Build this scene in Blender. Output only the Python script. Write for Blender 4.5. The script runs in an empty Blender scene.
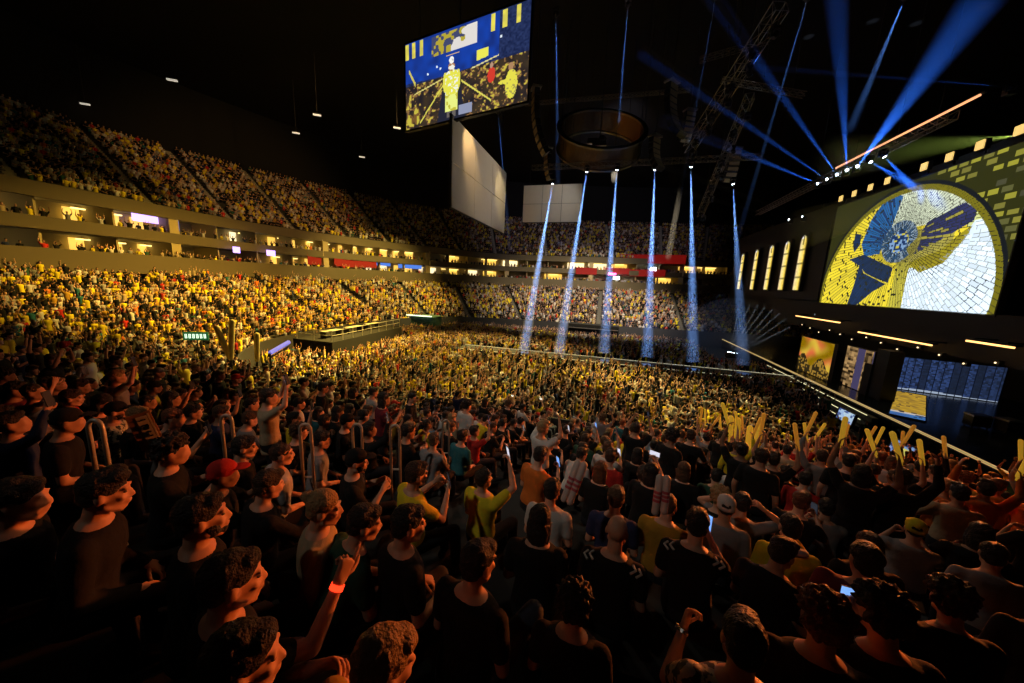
import bpy, bmesh, math, random
import numpy as np
from mathutils import Vector, Matrix
random.seed(7)
RNG = np.random.default_rng(7)
C = bpy.context.scene.collection
SC = bpy.context.scene
R_ = math.radians

# ------------------------------------------------------------------ camera
F_PX = 340.0
CX, CY = 512.0, 341.5
EYE = np.array([0.0, 0.0, 9.0])
ROT = np.array([[0.9601478, -0.08688259, 0.26564568],
                [0.27631299, 0.1521117, -0.94895372],
                [0.04203974, 0.98453717, 0.1700565]])

def ray(x, y):
    v = np.array([x - CX, -(y - CY), -F_PX])
    return ROT @ (v / np.linalg.norm(v))

def proj(p):
    c = ROT.T @ (np.asarray(p, float) - EYE)
    if c[2] > -0.05:
        return None
    return CX + F_PX * c[0] / -c[2], CY - F_PX * c[1] / -c[2]

def at_x(x, y, X):
    d = ray(x, y); return EYE + d * (X / d[0])

def at_y(x, y, Y):
    d = ray(x, y); return EYE + d * (Y / d[1])

def at_d(x, y, D):
    return EYE + ray(x, y) * D

cam_data = bpy.data.cameras.new('camera')
cam = bpy.data.objects.new('camera', cam_data); C.objects.link(cam)
cam_data.sensor_width = 36; cam_data.lens = F_PX / 1024 * 36
cam_data.clip_start = 0.05; cam_data.clip_end = 400
cam.matrix_world = Matrix([list(ROT[0]) + [0], list(ROT[1]) + [0], list(ROT[2]) + [9.0], [0, 0, 0, 1]])
SC.camera = cam
SC.view_settings.view_transform = 'Standard'; SC.view_settings.look = 'None'
SC.view_settings.gamma = 1; SC.view_settings.exposure = 0
SC.view_settings.use_curve_mapping = False
cy = SC.cycles
cy.use_denoising = True
cy.max_bounces = 3; cy.diffuse_bounces = 1; cy.glossy_bounces = 2; cy.transmission_bounces = 2
cy.volume_bounces = 0; cy.transparent_max_bounces = 24
cy.sample_clamp_direct = 12; cy.sample_clamp_indirect = 3
cy.use_light_tree = True
cy.caustics_reflective = False; cy.caustics_refractive = False
w = bpy.data.worlds.new('hall_darkness'); SC.world = w; w.use_nodes = True
w.node_tree.nodes['Background'].inputs[0].default_value = (0.4, 0.45, 0.6, 1)
w.node_tree.nodes['Background'].inputs[1].default_value = 0.0004

# ------------------------------------------------------------------ materials
MATS = {}
def mat(name, col, rough=0.8, metal=0.0, emit=None, estr=0.0, noise=0.0, nscale=8.0, bump=0.0, spec=0.3, sample='NONE'):
    if name in MATS: return MATS[name]
    m = bpy.data.materials.new(name); m.use_nodes = True
    nt = m.node_tree; b = nt.nodes['Principled BSDF']
    b.inputs['Base Color'].default_value = (*col, 1)
    b.inputs['Roughness'].default_value = rough
    b.inputs['Metallic'].default_value = metal
    b.inputs['Specular IOR Level'].default_value = spec
    if noise or bump:
        tc = nt.nodes.new('ShaderNodeTexCoord'); nz = nt.nodes.new('ShaderNodeTexNoise')
        nz.inputs['Scale'].default_value = nscale; nz.inputs['Detail'].default_value = 3
        nt.links.new(tc.outputs['Object'], nz.inputs['Vector'])
        if noise:
            mx = nt.nodes.new('ShaderNodeMix'); mx.data_type = 'RGBA'
            mx.inputs[6].default_value = (*[c * (1 - noise) for c in col], 1)
            mx.inputs[7].default_value = (*[min(1, c * (1 + noise)) for c in col], 1)
            nt.links.new(nz.outputs['Fac'], mx.inputs[0]); nt.links.new(mx.outputs[2], b.inputs['Base Color'])
        if bump:
            bp = nt.nodes.new('ShaderNodeBump'); bp.inputs['Strength'].default_value = bump; bp.inputs['Distance'].default_value = 0.02
            nt.links.new(nz.outputs['Fac'], bp.inputs['Height']); nt.links.new(bp.outputs['Normal'], b.inputs['Normal'])
    if emit:
        b.inputs['Emission Color'].default_value = (*emit, 1); b.inputs['Emission Strength'].default_value = estr
    m.cycles.emission_sampling = sample if emit else 'NONE'
    MATS[name] = m
    return m

def attr_mat(name, emit=False, estr=1.0, sample='NONE', rough=0.85):
    m = bpy.data.materials.new(name); m.use_nodes = True
    nt = m.node_tree; b = nt.nodes['Principled BSDF']
    a = nt.nodes.new('ShaderNodeAttribute'); a.attribute_name = 'colour'
    b.inputs['Roughness'].default_value = rough
    b.inputs['Specular IOR Level'].default_value = 0.2
    if emit:
        b.inputs['Base Color'].default_value = (0.01, 0.01, 0.01, 1)
        nt.links.new(a.outputs['Color'], b.inputs['Emission Color']); b.inputs['Emission Strength'].default_value = estr
        m.cycles.emission_sampling = sample
    else:
        nt.links.new(a.outputs['Color'], b.inputs['Base Color'])
        m.cycles.emission_sampling = 'NONE'
    MATS[name] = m
    return m

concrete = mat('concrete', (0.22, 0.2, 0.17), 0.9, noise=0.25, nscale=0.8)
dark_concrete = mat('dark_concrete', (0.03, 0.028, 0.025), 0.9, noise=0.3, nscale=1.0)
fascia_paint = mat('fascia_paint', (0.10, 0.08, 0.045), 0.7, noise=0.1, nscale=0.3)
black_steel = mat('black_steel', (0.025, 0.025, 0.028), 0.5, 0.4)
grey_steel = mat('grey_steel', (0.3, 0.3, 0.31), 0.4, 0.8)
truss_metal = mat('truss_metal', (0.14, 0.13, 0.12), 0.35, 0.8)
black_cloth = mat('black_cloth', (0.012, 0.012, 0.012), 0.95)
stage_floor = mat('stage_floor', (0.02, 0.03, 0.035), 0.18, 0.0, noise=0.3, nscale=2, spec=0.6)
white_fabric = mat('white_fabric', (0.7, 0.66, 0.58), 0.9, noise=0.05, nscale=2)
plastic_black = mat('plastic_black', (0.015, 0.015, 0.017), 0.35)
rail_metal = mat('rail_metal', (0.45, 0.43, 0.38), 0.45, 0.6)

# ------------------------------------------------------------------ mesh helpers
class MB:
    def __init__(s): s.v = []; s.f = []
    def add(s, V, F):
        n = len(s.v); s.v += [tuple(map(float, p)) for p in V]; s.f += [tuple(i + n for i in q) for q in F]
        return s
    def box(s, c, d, M=None):
        V = [(c[0] + i * d[0] / 2, c[1] + j * d[1] / 2, c[2] + k * d[2] / 2) for k in (-1, 1) for j in (-1, 1) for i in (-1, 1)]
        if M is not None: V = [tuple(M @ Vector(p)) for p in V]
        return s.add(V, [(0, 2, 3, 1), (4, 5, 7, 6), (0, 1, 5, 4), (2, 6, 7, 3), (0, 4, 6, 2), (1, 3, 7, 5)])
    def tube(s, pts, rad, n=8, cap=True):
        V, F = tube(pts, rad, n, cap); return s.add(V, F)
    def ell(s, c, r, nu=12, nv=8, M=None):
        V, F = ellipsoid(c, r, nu, nv)
        if M is not None: V = [tuple(M @ Vector(p)) for p in V]
        return s.add(V, F)
    def prism(s, poly, h0, h1):
        n = len(poly)
        V = [(x, y, h0) for x, y in poly] + [(x, y, h1) for x, y in poly]
        F = [tuple(range(n))[::-1], tuple(range(n, 2 * n))] + [(i, (i + 1) % n, n + (i + 1) % n, n + i) for i in range(n)]
        return s.add(V, F)
    def mesh(s, name, m=None, smooth=False):
        me = bpy.data.meshes.new(name); me.from_pydata(s.v, [], s.f); me.update()
        if m: me.materials.append(m)
        if smooth: me.shade_smooth()
        return me
    def build(s, name, m, parent=None, smooth=False, loc=None):
        o = bpy.data.objects.new(name, s.mesh(name, m, smooth)); C.objects.link(o)
        if parent: o.parent = parent
        if loc is not None: o.location = loc
        return o

def frame(d):
    d = Vector(d).normalized()
    a = Vector((0, 0, 1)) if abs(d.z) < 0.9 else Vector((0, 1, 0))
    u = a.cross(d).normalized(); return u, d.cross(u)

def tube(pts, rad, n=8, cap=True):
    P = [Vector(p) for p in pts]
    if not hasattr(rad, '__len__'): rad = [rad] * len(P)
    V = []; F = []; pu = None
    for i, p in enumerate(P):
        d = (P[min(i + 1, len(P) - 1)] - P[max(i - 1, 0)])
        if pu is None: u, v = frame(d)
        else:
            dn = d.normalized(); u = (pu - dn * pu.dot(dn)).normalized(); v = dn.cross(u)
        pu = u
        for k in range(n):
            a = 2 * math.pi * k / n
            V.append(tuple(p + (u * math.cos(a) + v * math.sin(a)) * rad[i]))
    for i in range(len(P) - 1):
        for k in range(n):
            F.append((i * n + k, i * n + (k + 1) % n, (i + 1) * n + (k + 1) % n, (i + 1) * n + k))
    if cap:
        F.append(tuple(range(n))[::-1]); F.append(tuple(range((len(P) - 1) * n, len(P) * n)))
    return V, F

def ellipsoid(c, r, nu=12, nv=8):
    V = [(c[0], c[1], c[2] - r[2])]
    for j in range(1, nv):
        t = math.pi * j / nv
        for i in range(nu):
            a = 2 * math.pi * i / nu
            V.append((c[0] + r[0] * math.sin(t) * math.cos(a), c[1] + r[1] * math.sin(t) * math.sin(a), c[2] - r[2] * math.cos(t)))
    V.append((c[0], c[1], c[2] + r[2]))
    F = [(0, 1 + (i + 1) % nu, 1 + i) for i in range(nu)]
    for j in range(nv - 2):
        for i in range(nu):
            a = 1 + j * nu + i; b = 1 + j * nu + (i + 1) % nu
            F.append((a, b, b + nu, a + nu))
    t = 1 + (nv - 2) * nu; e = len(V) - 1
    F += [(t + i, t + (i + 1) % nu, e) for i in range(nu)]
    return V, F

CAPS = 0
def capsule(a, b, ra, rb, n=10):
    a = Vector(a); b = Vector(b); d = (b - a); L = d.length
    if L < 1e-6: return ellipsoid(a, (ra, ra, ra), n, 6)
    d = d / L
    pts = []; rr = []
    if CAPS == 2: return tube([a - d * ra * .6, b + d * rb * .6], [ra, rb], n)
    if CAPS == 1: return tube([a - d * ra * .8, a, b, b + d * rb * .8], [ra * .5, ra, rb, rb * .5], n)
    for t in (-90, -60, -30, 0): pts.append(a + d * ra * math.sin(R_(t))); rr.append(max(ra * math.cos(R_(t)), 0.0005))
    for t in (0, 30, 60, 90): pts.append(b + d * rb * math.sin(R_(t))); rr.append(max(rb * math.cos(R_(t)), 0.0005))
    return tube(pts, rr, n)

def empty(name, loc=(0, 0, 0), rz=0.0):
    o = bpy.data.objects.new(name, None); C.objects.link(o); o.location = loc; o.rotation_euler = (0, 0, rz)
    o.empty_display_size = 0.1
    return o

def tag(o, label=None, cat=None, group=None, kind=None):
    if label: o['label'] = label
    if cat: o['category'] = cat
    if group: o['group'] = group
    if kind: o['kind'] = kind
    return o

def copy_tree(o, parent=None):
    c = o.copy(); C.objects.link(c); c.parent = parent
    for ch in o.children: copy_tree(ch, c)
    return c

def structure(o): o['kind'] = 'structure'; return o

def spot(name, loc, target, power, col, angle, blend=0.4, radius=0.15, parent=None):
    l = bpy.data.lights.new(name, 'SPOT'); l.energy = power; l.color = col
    l.spot_size = R_(angle); l.spot_blend = blend; l.shadow_soft_size = radius
    o = bpy.data.objects.new(name, l); C.objects.link(o)
    q = (Vector(target) - Vector(loc)).to_track_quat('-Z', 'Y')
    o.matrix_world = Matrix.Translation(Vector(loc)) @ q.to_matrix().to_4x4()
    return o

# ------------------------------------------------------------------ arena plan
IN = [(17.6, 16), (9, 16), (2, 16), (-5, 15.8), (-13, 15.6), (-21, 16.3), (-28, 19.5), (-32.5, 27), (-33.5, 40), (-32, 50), (-26, 57), (-15, 59.5), (0, 60), (15, 61.5), (28, 63), (40, 64)]
OUT = [(17.6, -3), (9, -3), (2, -3), (-6, -3), (-17, -3), (-32, -1), (-46, 9), (-49.3, 24), (-50.3, 40), (-45.5, 56), (-37, 70), (-25.5, 83), (0, 86.5), (17, 90), (32, 93), (45, 94)]
TOP = [(17.6, -20), (9, -20), (2, -20), (-8, -20), (-22, -19), (-45, -12), (-62, 8), (-66.5, 26), (-64, 42), (-58, 59), (-49, 76), (-30, 93), (-3, 102), (20, 106), (36, 108), (50, 109)]

def spline(P, n):
    P = np.array(P, float); out = []
    m = len(P) - 1
    for i in range(n + 1):
        t = i / n * m; k = min(int(t), m - 1); f = t - k
        p0 = P[max(k - 1, 0)]; p1 = P[k]; p2 = P[k + 1]; p3 = P[min(k + 2, m)]
        out.append(0.5 * ((2 * p1) + (-p0 + p2) * f + (2 * p0 - 5 * p1 + 4 * p2 - p3) * f * f + (-p0 + 3 * p1 - 3 * p2 + p3) * f ** 3))
    return np.array(out)

NP = 300
pin, pout, ptop = spline(IN, NP), spline(OUT, NP), spline(TOP, NP)
ROWS = 22
def row_z(r): return 1.7 + 0.286 * r
UROWS = 20
def urow_z(r): return 15.6 + 10.6 / UROWS * r

def terrace(name, a, b, rows, zf, t0, t1, m, skirt=0.3):
    mb = MB(); V = []; F = []
    for i in range(t0, t1 + 1):
        for r in range(rows):
            for e in (0, 1):
                p = a[i] + (b[i] - a[i]) * ((r + e) / rows); V.append((p[0], p[1], zf(r)))
    w_ = rows * 2
    for i in range(t1 - t0):
        for j in range(w_ - 1):
            F.append((i * w_ + j, i * w_ + j + 1, (i + 1) * w_ + j + 1, (i + 1) * w_ + j))
    mb.add(V, F); return structure(mb.build(name, m))

def ribbon(name, path, off, z0, z1, m, t0=0, t1=NP, thick=0.3):
    """solid band following the plan curve; off moves it along the inward direction"""
    mb = MB(); V = []; n = t1 - t0 + 1
    for i in range(t0, t1 + 1):
        d = pin[i] - pout[i]; d = d / np.linalg.norm(d)
        p = path[i] + d * off; q = path[i] + d * (off - thick)
        V += [(p[0], p[1], z0), (p[0], p[1], z1), (q[0], q[1], z1), (q[0], q[1], z0)]
    F = [(i * 4 + j, i * 4 + (j + 1) % 4, (i + 1) * 4 + (j + 1) % 4, (i + 1) * 4 + j) for i in range(n - 1) for j in range(4)]
    F += [(0, 1, 2, 3), ((n - 1) * 4 + 3, (n - 1) * 4 + 2, (n - 1) * 4 + 1, (n - 1) * 4)]
    mb.add(V, F)
    return mb.build(name, m)

def shelf(name, path, off0, off1, z, m, t0=0, t1=NP, thick=0.25):
    mb = MB(); V = []; n = t1 - t0 + 1
    for i in range(t0, t1 + 1):
        d = pin[i] - pout[i]; d = d / np.linalg.norm(d)
        p = path[i] + d * off0; q = path[i] + d * off1
        V += [(p[0], p[1], z), (q[0], q[1], z), (q[0], q[1], z - thick), (p[0], p[1], z - thick)]
    F = [(i * 4 + j, i * 4 + (j + 1) % 4, (i + 1) * 4 + (j + 1) % 4, (i + 1) * 4 + j) for i in range(n - 1) for j in range(4)]
    F += [(0, 1, 2, 3), ((n - 1) * 4 + 3, (n - 1) * 4 + 2, (n - 1) * 4 + 1, (n - 1) * 4)]
    mb.add(V, F); return mb.build(name, m)

mb = MB(); mb.box((-5, 40, -0.15), (150, 160, 0.3)); structure(mb.build('floor', dark_concrete))
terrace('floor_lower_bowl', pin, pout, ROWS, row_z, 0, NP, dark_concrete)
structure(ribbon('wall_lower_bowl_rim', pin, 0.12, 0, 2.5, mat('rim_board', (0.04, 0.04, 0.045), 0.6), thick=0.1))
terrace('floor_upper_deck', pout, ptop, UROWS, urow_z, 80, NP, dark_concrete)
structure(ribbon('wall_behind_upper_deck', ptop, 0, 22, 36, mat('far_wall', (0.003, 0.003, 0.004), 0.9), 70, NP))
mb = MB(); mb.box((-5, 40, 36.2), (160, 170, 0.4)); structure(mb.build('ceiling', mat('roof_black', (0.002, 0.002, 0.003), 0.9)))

# suites between the two decks
SU0 = 80
structure(ribbon('wall_suite_fascia', pout, 0.6, 14.6, 15.9, fascia_paint, SU0, NP, thick=0.5))
structure(ribbon('wall_suite_parapet', pout, 0.6, 11.9, 13.0, fascia_paint, SU0, NP, thick=0.3))
structure(ribbon('wall_lower_suite_parapet', pout, 1.2, 8.3, 10.3, fascia_paint, SU0, NP, thick=0.3))
structure(shelf('floor_upper_suites', pout, 0.5, -4.2, 12.1, concrete, SU0, NP))
structure(shelf('floor_lower_suites', pout, 1.1, -4.2, 9.2, concrete, SU0, NP))
structure(shelf('ceiling_suites', pout, 0.2, -4.2, 15.1, concrete, SU0, NP))
structure(ribbon('wall_suite_back', pout, -4.0, 8, 15.6, mat('suite_wall', (0.55, 0.45, 0.25), 0.8), SU0, NP))

def plan_pt(path, t, off=0.0):
    """point on the plan curve at float parameter t, moved inward by off; returns x, y, inward unit vector"""
    k = min(int(t), NP - 1); f = t - k
    p = path[k] * (1 - f) + path[k + 1] * f
    d = pin[k] - pout[k]; d = d / np.linalg.norm(d)
    return p[0] + d[0] * off, p[1] + d[1] * off, d

def arc_ts(path, step, t0, t1):
    out = []; acc = 0.0; last = None
    seg = np.linalg.norm(np.diff(path, axis=0), axis=1); s = np.concatenate([[0], np.cumsum(seg)])
    a = np.interp(t0, range(NP + 1), s); b = np.interp(t1, range(NP + 1), s)
    n = int((b - a) / step)
    return [float(np.interp(a + step * (i + 0.5), s, range(NP + 1))) for i in range(n)]

# suite lamps, dividers, screens, curtains
suite_lit = mat('suite_lamp', (1, 0.8, 0.4), emit=(1.0, 0.72, 0.22), estr=2.6)
rng = random.Random(5)
div_p = mat('suite_divider', (0.35, 0.28, 0.14), 0.7)
TS = arc_ts(pout, 5.2, 92, NP - 4)
def face_box(mbx, t, off, z, wid, dep, hei):
    x, y, d = plan_pt(pout, t, off); ang = math.atan2(d[1], d[0])
    M = Matrix.Translation((x, y, z)) @ Matrix.Rotation(ang, 4, 'Z')
    mbx.box((0, 0, 0), (dep, wid, hei), M)
for lev, (z0, z1) in enumerate(((12.1, 14.85), (9.2, 11.85))):
    for i, t in enumerate(TS):
        mbx = MB(); face_box(mbx, t - 0.35, -1.9, (z0 + z1) / 2, 0.18, 4.0, z1 - z0)
        if i % 4 == 0: face_box(mbx, t - 0.35, 0.35, (z0 + z1) / 2, 1.0, 0.4, z1 - z0)
        structure(mbx.build('wall_suite_divider', div_p))
lamp_n = 0
for lev, (z0, z1) in enumerate(((12.1, 14.85), (9.2, 11.85))):
    for i, t in enumerate(TS):
        r_ = rng.random()
        lit = 0.78 if t < 215 else 0.5
        if r_ < lit:
            mbx = MB(); face_box(mbx, t + 0.8, -3.0, z1 - 0.35, 4.0 if rng.random() < 0.6 else 2.2, 0.3, 0.12)
            o = mbx.build('suite_ceiling_lamp', suite_lit)
            tag(o, 'warm strip lamp under the ceiling of a hospitality suite between the two decks', 'lamp', 'strip lamps inside the hospitality suites')
            mbx = MB(); face_box(mbx, t + 0.8, -3.7, (z0 + z1) / 2 + 0.1, 3.6 + rng.random(), 0.1, 2.0)  # added emissive sheet, standing in for lamplight on the suite back wall
            o = mbx.build('suite_wall_glow', mat('suite_wall_glow_amber', (0.8, 0.6, 0.25), emit=(1.0, 0.58, 0.09), estr=1.2) if rng.random() < 0.75 else mat('suite_wall_glow_pale', (0.8, 0.7, 0.5), emit=(1.0, 0.8, 0.45), estr=1.5))
            tag(o, 'added amber glow for a lit back wall of a hospitality suite between the decks', 'glow panel', 'added glow for the lit back walls of the suites')

def suite_item(px, py, name, w_, h_, m, label, cat, off=-0.5, group=None):
    """put a flat fitting into the suite front nearest to the direction of a photo point"""
    d = ray(px, py); best = None
    for i in range(SU0, NP):
        x, y, n_ = plan_pt(pout, i, off)
        e = abs(math.atan2(x, y) - math.atan2(d[0], d[1]))
        if best is None or e < best[0]: best = (e, i, x, y)
    _, i, x, y = best
    z = 9 + d[2] / math.hypot(d[0], d[1]) * math.hypot(x, y)
    mbx = MB(); face_box(mbx, i, off, z, w_, 0.12, h_)
    return tag(mbx.build(name, m), label, cat, group)
red_c = mat('red_panel', (0.16, 0.008, 0.008), 0.8, emit=(1, 0.02, 0.01), estr=0.12)
blue_e = mat('blue_screen', (0, 0, 0), emit=(0.12, 0.3, 1), estr=0.8)
purple_e = mat('purple_screen', (0, 0, 0), emit=(0.55, 0.35, 1), estr=2.5)
suite_item(150, 218, 'display_screen', 3.6, 1.1, purple_e, 'violet and blue lit wall screen inside an upper suite on the long side', 'screen', off=-1.5)
suite_item(176, 224, 'display_screen', 1.2, 1.5, blue_e, 'narrow blue screen beside the violet suite screen', 'screen', off=-0.8)
for k, (x, y, w_) in enumerate(((317, 260, 2.4), (346, 262, 5.2), (366, 263, 4.4))):
    suite_item(x, y, 'red_curtain', w_, 1.7, red_c, ['small square red panel at the lower suites, set apart from the other red panels', 'widest of the red panels hung in the lower suites on the long side', 'red panel next to blue lit suite windows on the long side'][k], 'panel', off=0.4)
for k, (x, y, w_) in enumerate(((383, 263, 3.0), (411, 266, 5.0))):
    suite_item(x, y, 'display_screen', w_, 1.1, blue_e, ['blue lit suite window right beside the red panel', 'long pale blue lit suite window on the curve of the arena'][k], 'screen', off=-0.8)
for k, (x, y, w_, h_) in enumerate(((615, 271, 5.5, 1.4), (650, 259, 15, 2.0), (585, 271, 5, 1.6), (640, 273, 9, 1.6), (655, 273, 4, 1.5))):
    suite_item(x, y, 'red_curtain', w_, h_, red_c, ['red lower panel behind the third light beam at the far end', 'long red banner in the upper suite band at the far end', 'red lower panel between two light beams at the far end', 'wide red lower panel under the long red banner', 'short red lower panel at the stage end of the banner row'][k], 'panel', off=0.7)
suite_item(238, 250, 'display_screen', 0.9, 0.8, purple_e, 'small bright violet screen on the lower suite parapet', 'screen', off=1.4)
suite_item(270, 253, 'display_screen', 1.3, 0.8, purple_e, 'white and violet screen on the lower suite parapet further along', 'screen', off=1.4)
lampm = mat('floodlight', (1, 1, 1), emit=(0.75, 0.85, 1), estr=14)
for k, (x, y) in enumerate(((616, 278), (653, 269))):
    suite_item(x, y, 'floodlight', 1.3, 0.7, lampm, ['glaring white floodlight below the far suites behind the third beam', 'glaring white floodlight at the far suites behind the fourth beam'][k], 'floodlight', off=1.5)
pinkm = mat('pink_lamp', (1, 0.2, 0.5), emit=(1, 0.1, 0.45), estr=5)
suite_item(612, 274, 'pink_lamp', 1.8, 0.5, pinkm, 'pink glowing lamp strip just above a white floodlight at the far end', 'lamp', off=1.4)

# short bright work lights under the roof edge
wl = mat('work_light', (1, 1, 1), emit=(1, 0.92, 0.75), estr=0.5)
for k, (x, y) in enumerate(((172, 80), (85, 104), (204, 144), (235, 153), (262, 162), (277, 165.5), (302, 172.5), (325, 179), (336, 181), (357, 186), (377, 190), (387, 192), (362, 157), (296, 133), (397, 128), (317, 115))):
    d = ray(x, y); p = EYE + d * (20 / max(d[2], 0.1)) * (1.0)
    mbx = MB(); mbx.box((0, 0, 0), (0.9, 0.22, 0.16), Matrix.Translation(tuple(p)) @ Matrix.Rotation(0.6, 4, 'Z'))
    o = mbx.build('work_light', wl); mbh = MB(); mbh.box((0, 0, 0.12), (1.0, 0.3, 0.1), Matrix.Translation(tuple(p)) @ Matrix.Rotation(0.6, 4, 'Z')); hsg = mbh.build('housing', black_steel, o)
    mbh = MB(); mbh.tube([(p[0], p[1], p[2] + 0.1), (p[0], p[1], 36)], 0.03, 4); mbh.build('suspension_rod', black_steel, o)
    tag(o, 'short bright work light hung below the dark roof above the upper deck', 'work light', 'work lights under the roof above the upper deck')
# ------------------------------------------------------------------ people
# figure space: origin on the tread below the pelvis, facing +Y, X to the figure's right
ARMS = {
    'down': ((.07, -.03, -.27), (.07, .07, -.51)), 'lap': ((.05, .03, -.27), (-.08, .25, -.33)),
    'clap': ((.08, .15, -.2), (-.125, .33, -.03)), 'phone': ((.07, .2, -.15), (-.1, .36, .08)),
    'phone_high': ((.08, .19, .14), (-.03, .26, .38)), 'up': ((.13, .04, .24), (.09, .08, .48)),
    'out': ((.1, .22, -.14), (-.02, .46, -.06)), 'chin': ((.02, .2, -.2), (-.13, .17, .06)),
    'head': ((.2, .1, .08), (-.03, .03, .27)), 'point': ((.06, .22, .02), (.02, .40, .20)),
}
POSES = {
    'sit_lap': dict(sit=1, L='lap', R='lap', lean=6, yaw=0), 'sit_turned': dict(sit=1, L='lap', R='chin', lean=12, yaw=-28),
    'sit_clap': dict(sit=1, L='clap', R='clap', lean=4, yaw=10), 'sit_phone': dict(sit=1, L='lap', R='phone', lean=8, yaw=0, pitch=8),
    'sit_phone_high': dict(sit=1, L='lap', R='phone_high', lean=2, yaw=0, pitch=-6), 'sit_both_phone': dict(sit=1, L='phone', R='phone', lean=4, yaw=4),
    'sit_lean': dict(sit=1, L='lap', R='lap', lean=26, yaw=18), 'sit_out': dict(sit=1, L='out', R='out', lean=8, yaw=5),
    'sit_head': dict(sit=1, L='head', R='head', lean=4, yaw=0), 'sit_up': dict(sit=1, L='lap', R='up', lean=2, yaw=0),
    'sit_point': dict(sit=1, L='lap', R='point', lean=3, yaw=8),
    'stand': dict(sit=0, L='down', R='down', lean=2, yaw=0), 'stand_turned': dict(sit=0, L='down', R='lap', lean=4, yaw=30),
    'stand_clap': dict(sit=0, L='clap', R='clap', lean=3, yaw=0), 'stand_phone': dict(sit=0, L='phone_high', R='phone_high', lean=-2, yaw=0),
    'stand_up': dict(sit=0, L='up', R='up', lean=-2, yaw=0, pitch=-8), 'stand_one_up': dict(sit=0, L='down', R='up', lean=0, yaw=6),
    'stand_bend': dict(sit=0, L='out', R='out', lean=38, yaw=10),
}
TORSO = [(-.06, 0, .15, .11), (.04, 0, .165, .12), (.18, .005, .145, .10), (.32, .01, .17, .115), (.42, 0, .185, .105), (.475, -.005, .13, .085), (.515, -.005, .06, .06)]

def loft(rings, M, n=14):
    V = []; F = []
    for z, y, rx, ry in rings:
        for k in range(n):
            a = 2 * math.pi * k / n; c_ = math.cos(a); s_ = math.sin(a)
            V.append(tuple(M @ Vector((rx * math.copysign(abs(c_) ** .85, c_), y + ry * math.copysign(abs(s_) ** .85, s_), z))))
    for i in range(len(rings) - 1):
        for k in range(n): F.append((i * n + k, i * n + (k + 1) % n, (i + 1) * n + (k + 1) % n, (i + 1) * n + k))
    F.append(tuple(range(n))[::-1]); F.append(tuple(range((len(rings) - 1) * n, len(rings) * n)))
    return V, F

def hand_geo(W, d, nrm, side, curl):
    """palm plus five separate bent fingers, from the wrist W along d; nrm is the palm side"""
    d = Vector(d).normalized(); nrm = Vector(nrm); nrm = (nrm - d * nrm.dot(d))
    nrm = nrm.normalized() if nrm.length > 1e-4 else frame(d)[0]
    s = d.cross(nrm) * side          # towards the thumb
    W = Vector(W); palm = []; fing = []
    for k, o in enumerate((-.028, -.010, .009, .027)):
        palm.append(capsule(W + s * o * .6, W + d * (.085 if k in (1, 2) else .078) + s * o, .017, .0125, 8))
    for k, (o, L) in enumerate(((-.029, .062), (-.010, .078), (.009, .084), (.028, .076))):
        p = W + d * .078 + s * o; pts = [p]; c0 = curl; curl_ = curl if curl != .1 else (.02 if o > .02 else 1.15); a = curl_ * .5
        for j, q in enumerate((.42, .32, .26)):
            a += R_(8 if curl_ > .05 else 2) + curl_ * (.5 + .35 * j)
            dd = d * math.cos(a) + nrm * math.sin(a) + s * (o * 1.5)
            p = p + dd.normalized() * L * q; pts.append(p)
        r = [.0092, .0086, .0078, .0062]
        fing.append(tube(pts, r, 6)); fing.append(ellipsoid(pts[-1], (.0066,) * 3, 6, 4))
    p = W + d * .022 + s * .022; pts = [p]
    for ddx, L in ((d * .6 + s * .85 + nrm * .2, .038), (d * .85 + s * .45 + nrm * (.3 + curl * .3), .032), (d * .95 + s * .12 + nrm * (.35 + curl * .5), .024)):
        p = p + ddx.normalized() * L; pts.append(p)
    fing.append(tube(pts, [.0125, .0105, .0092, .0075], 6)); fing.append(ellipsoid(pts[-1], (.0078,) * 3, 6, 4))
    return palm, fing

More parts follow.
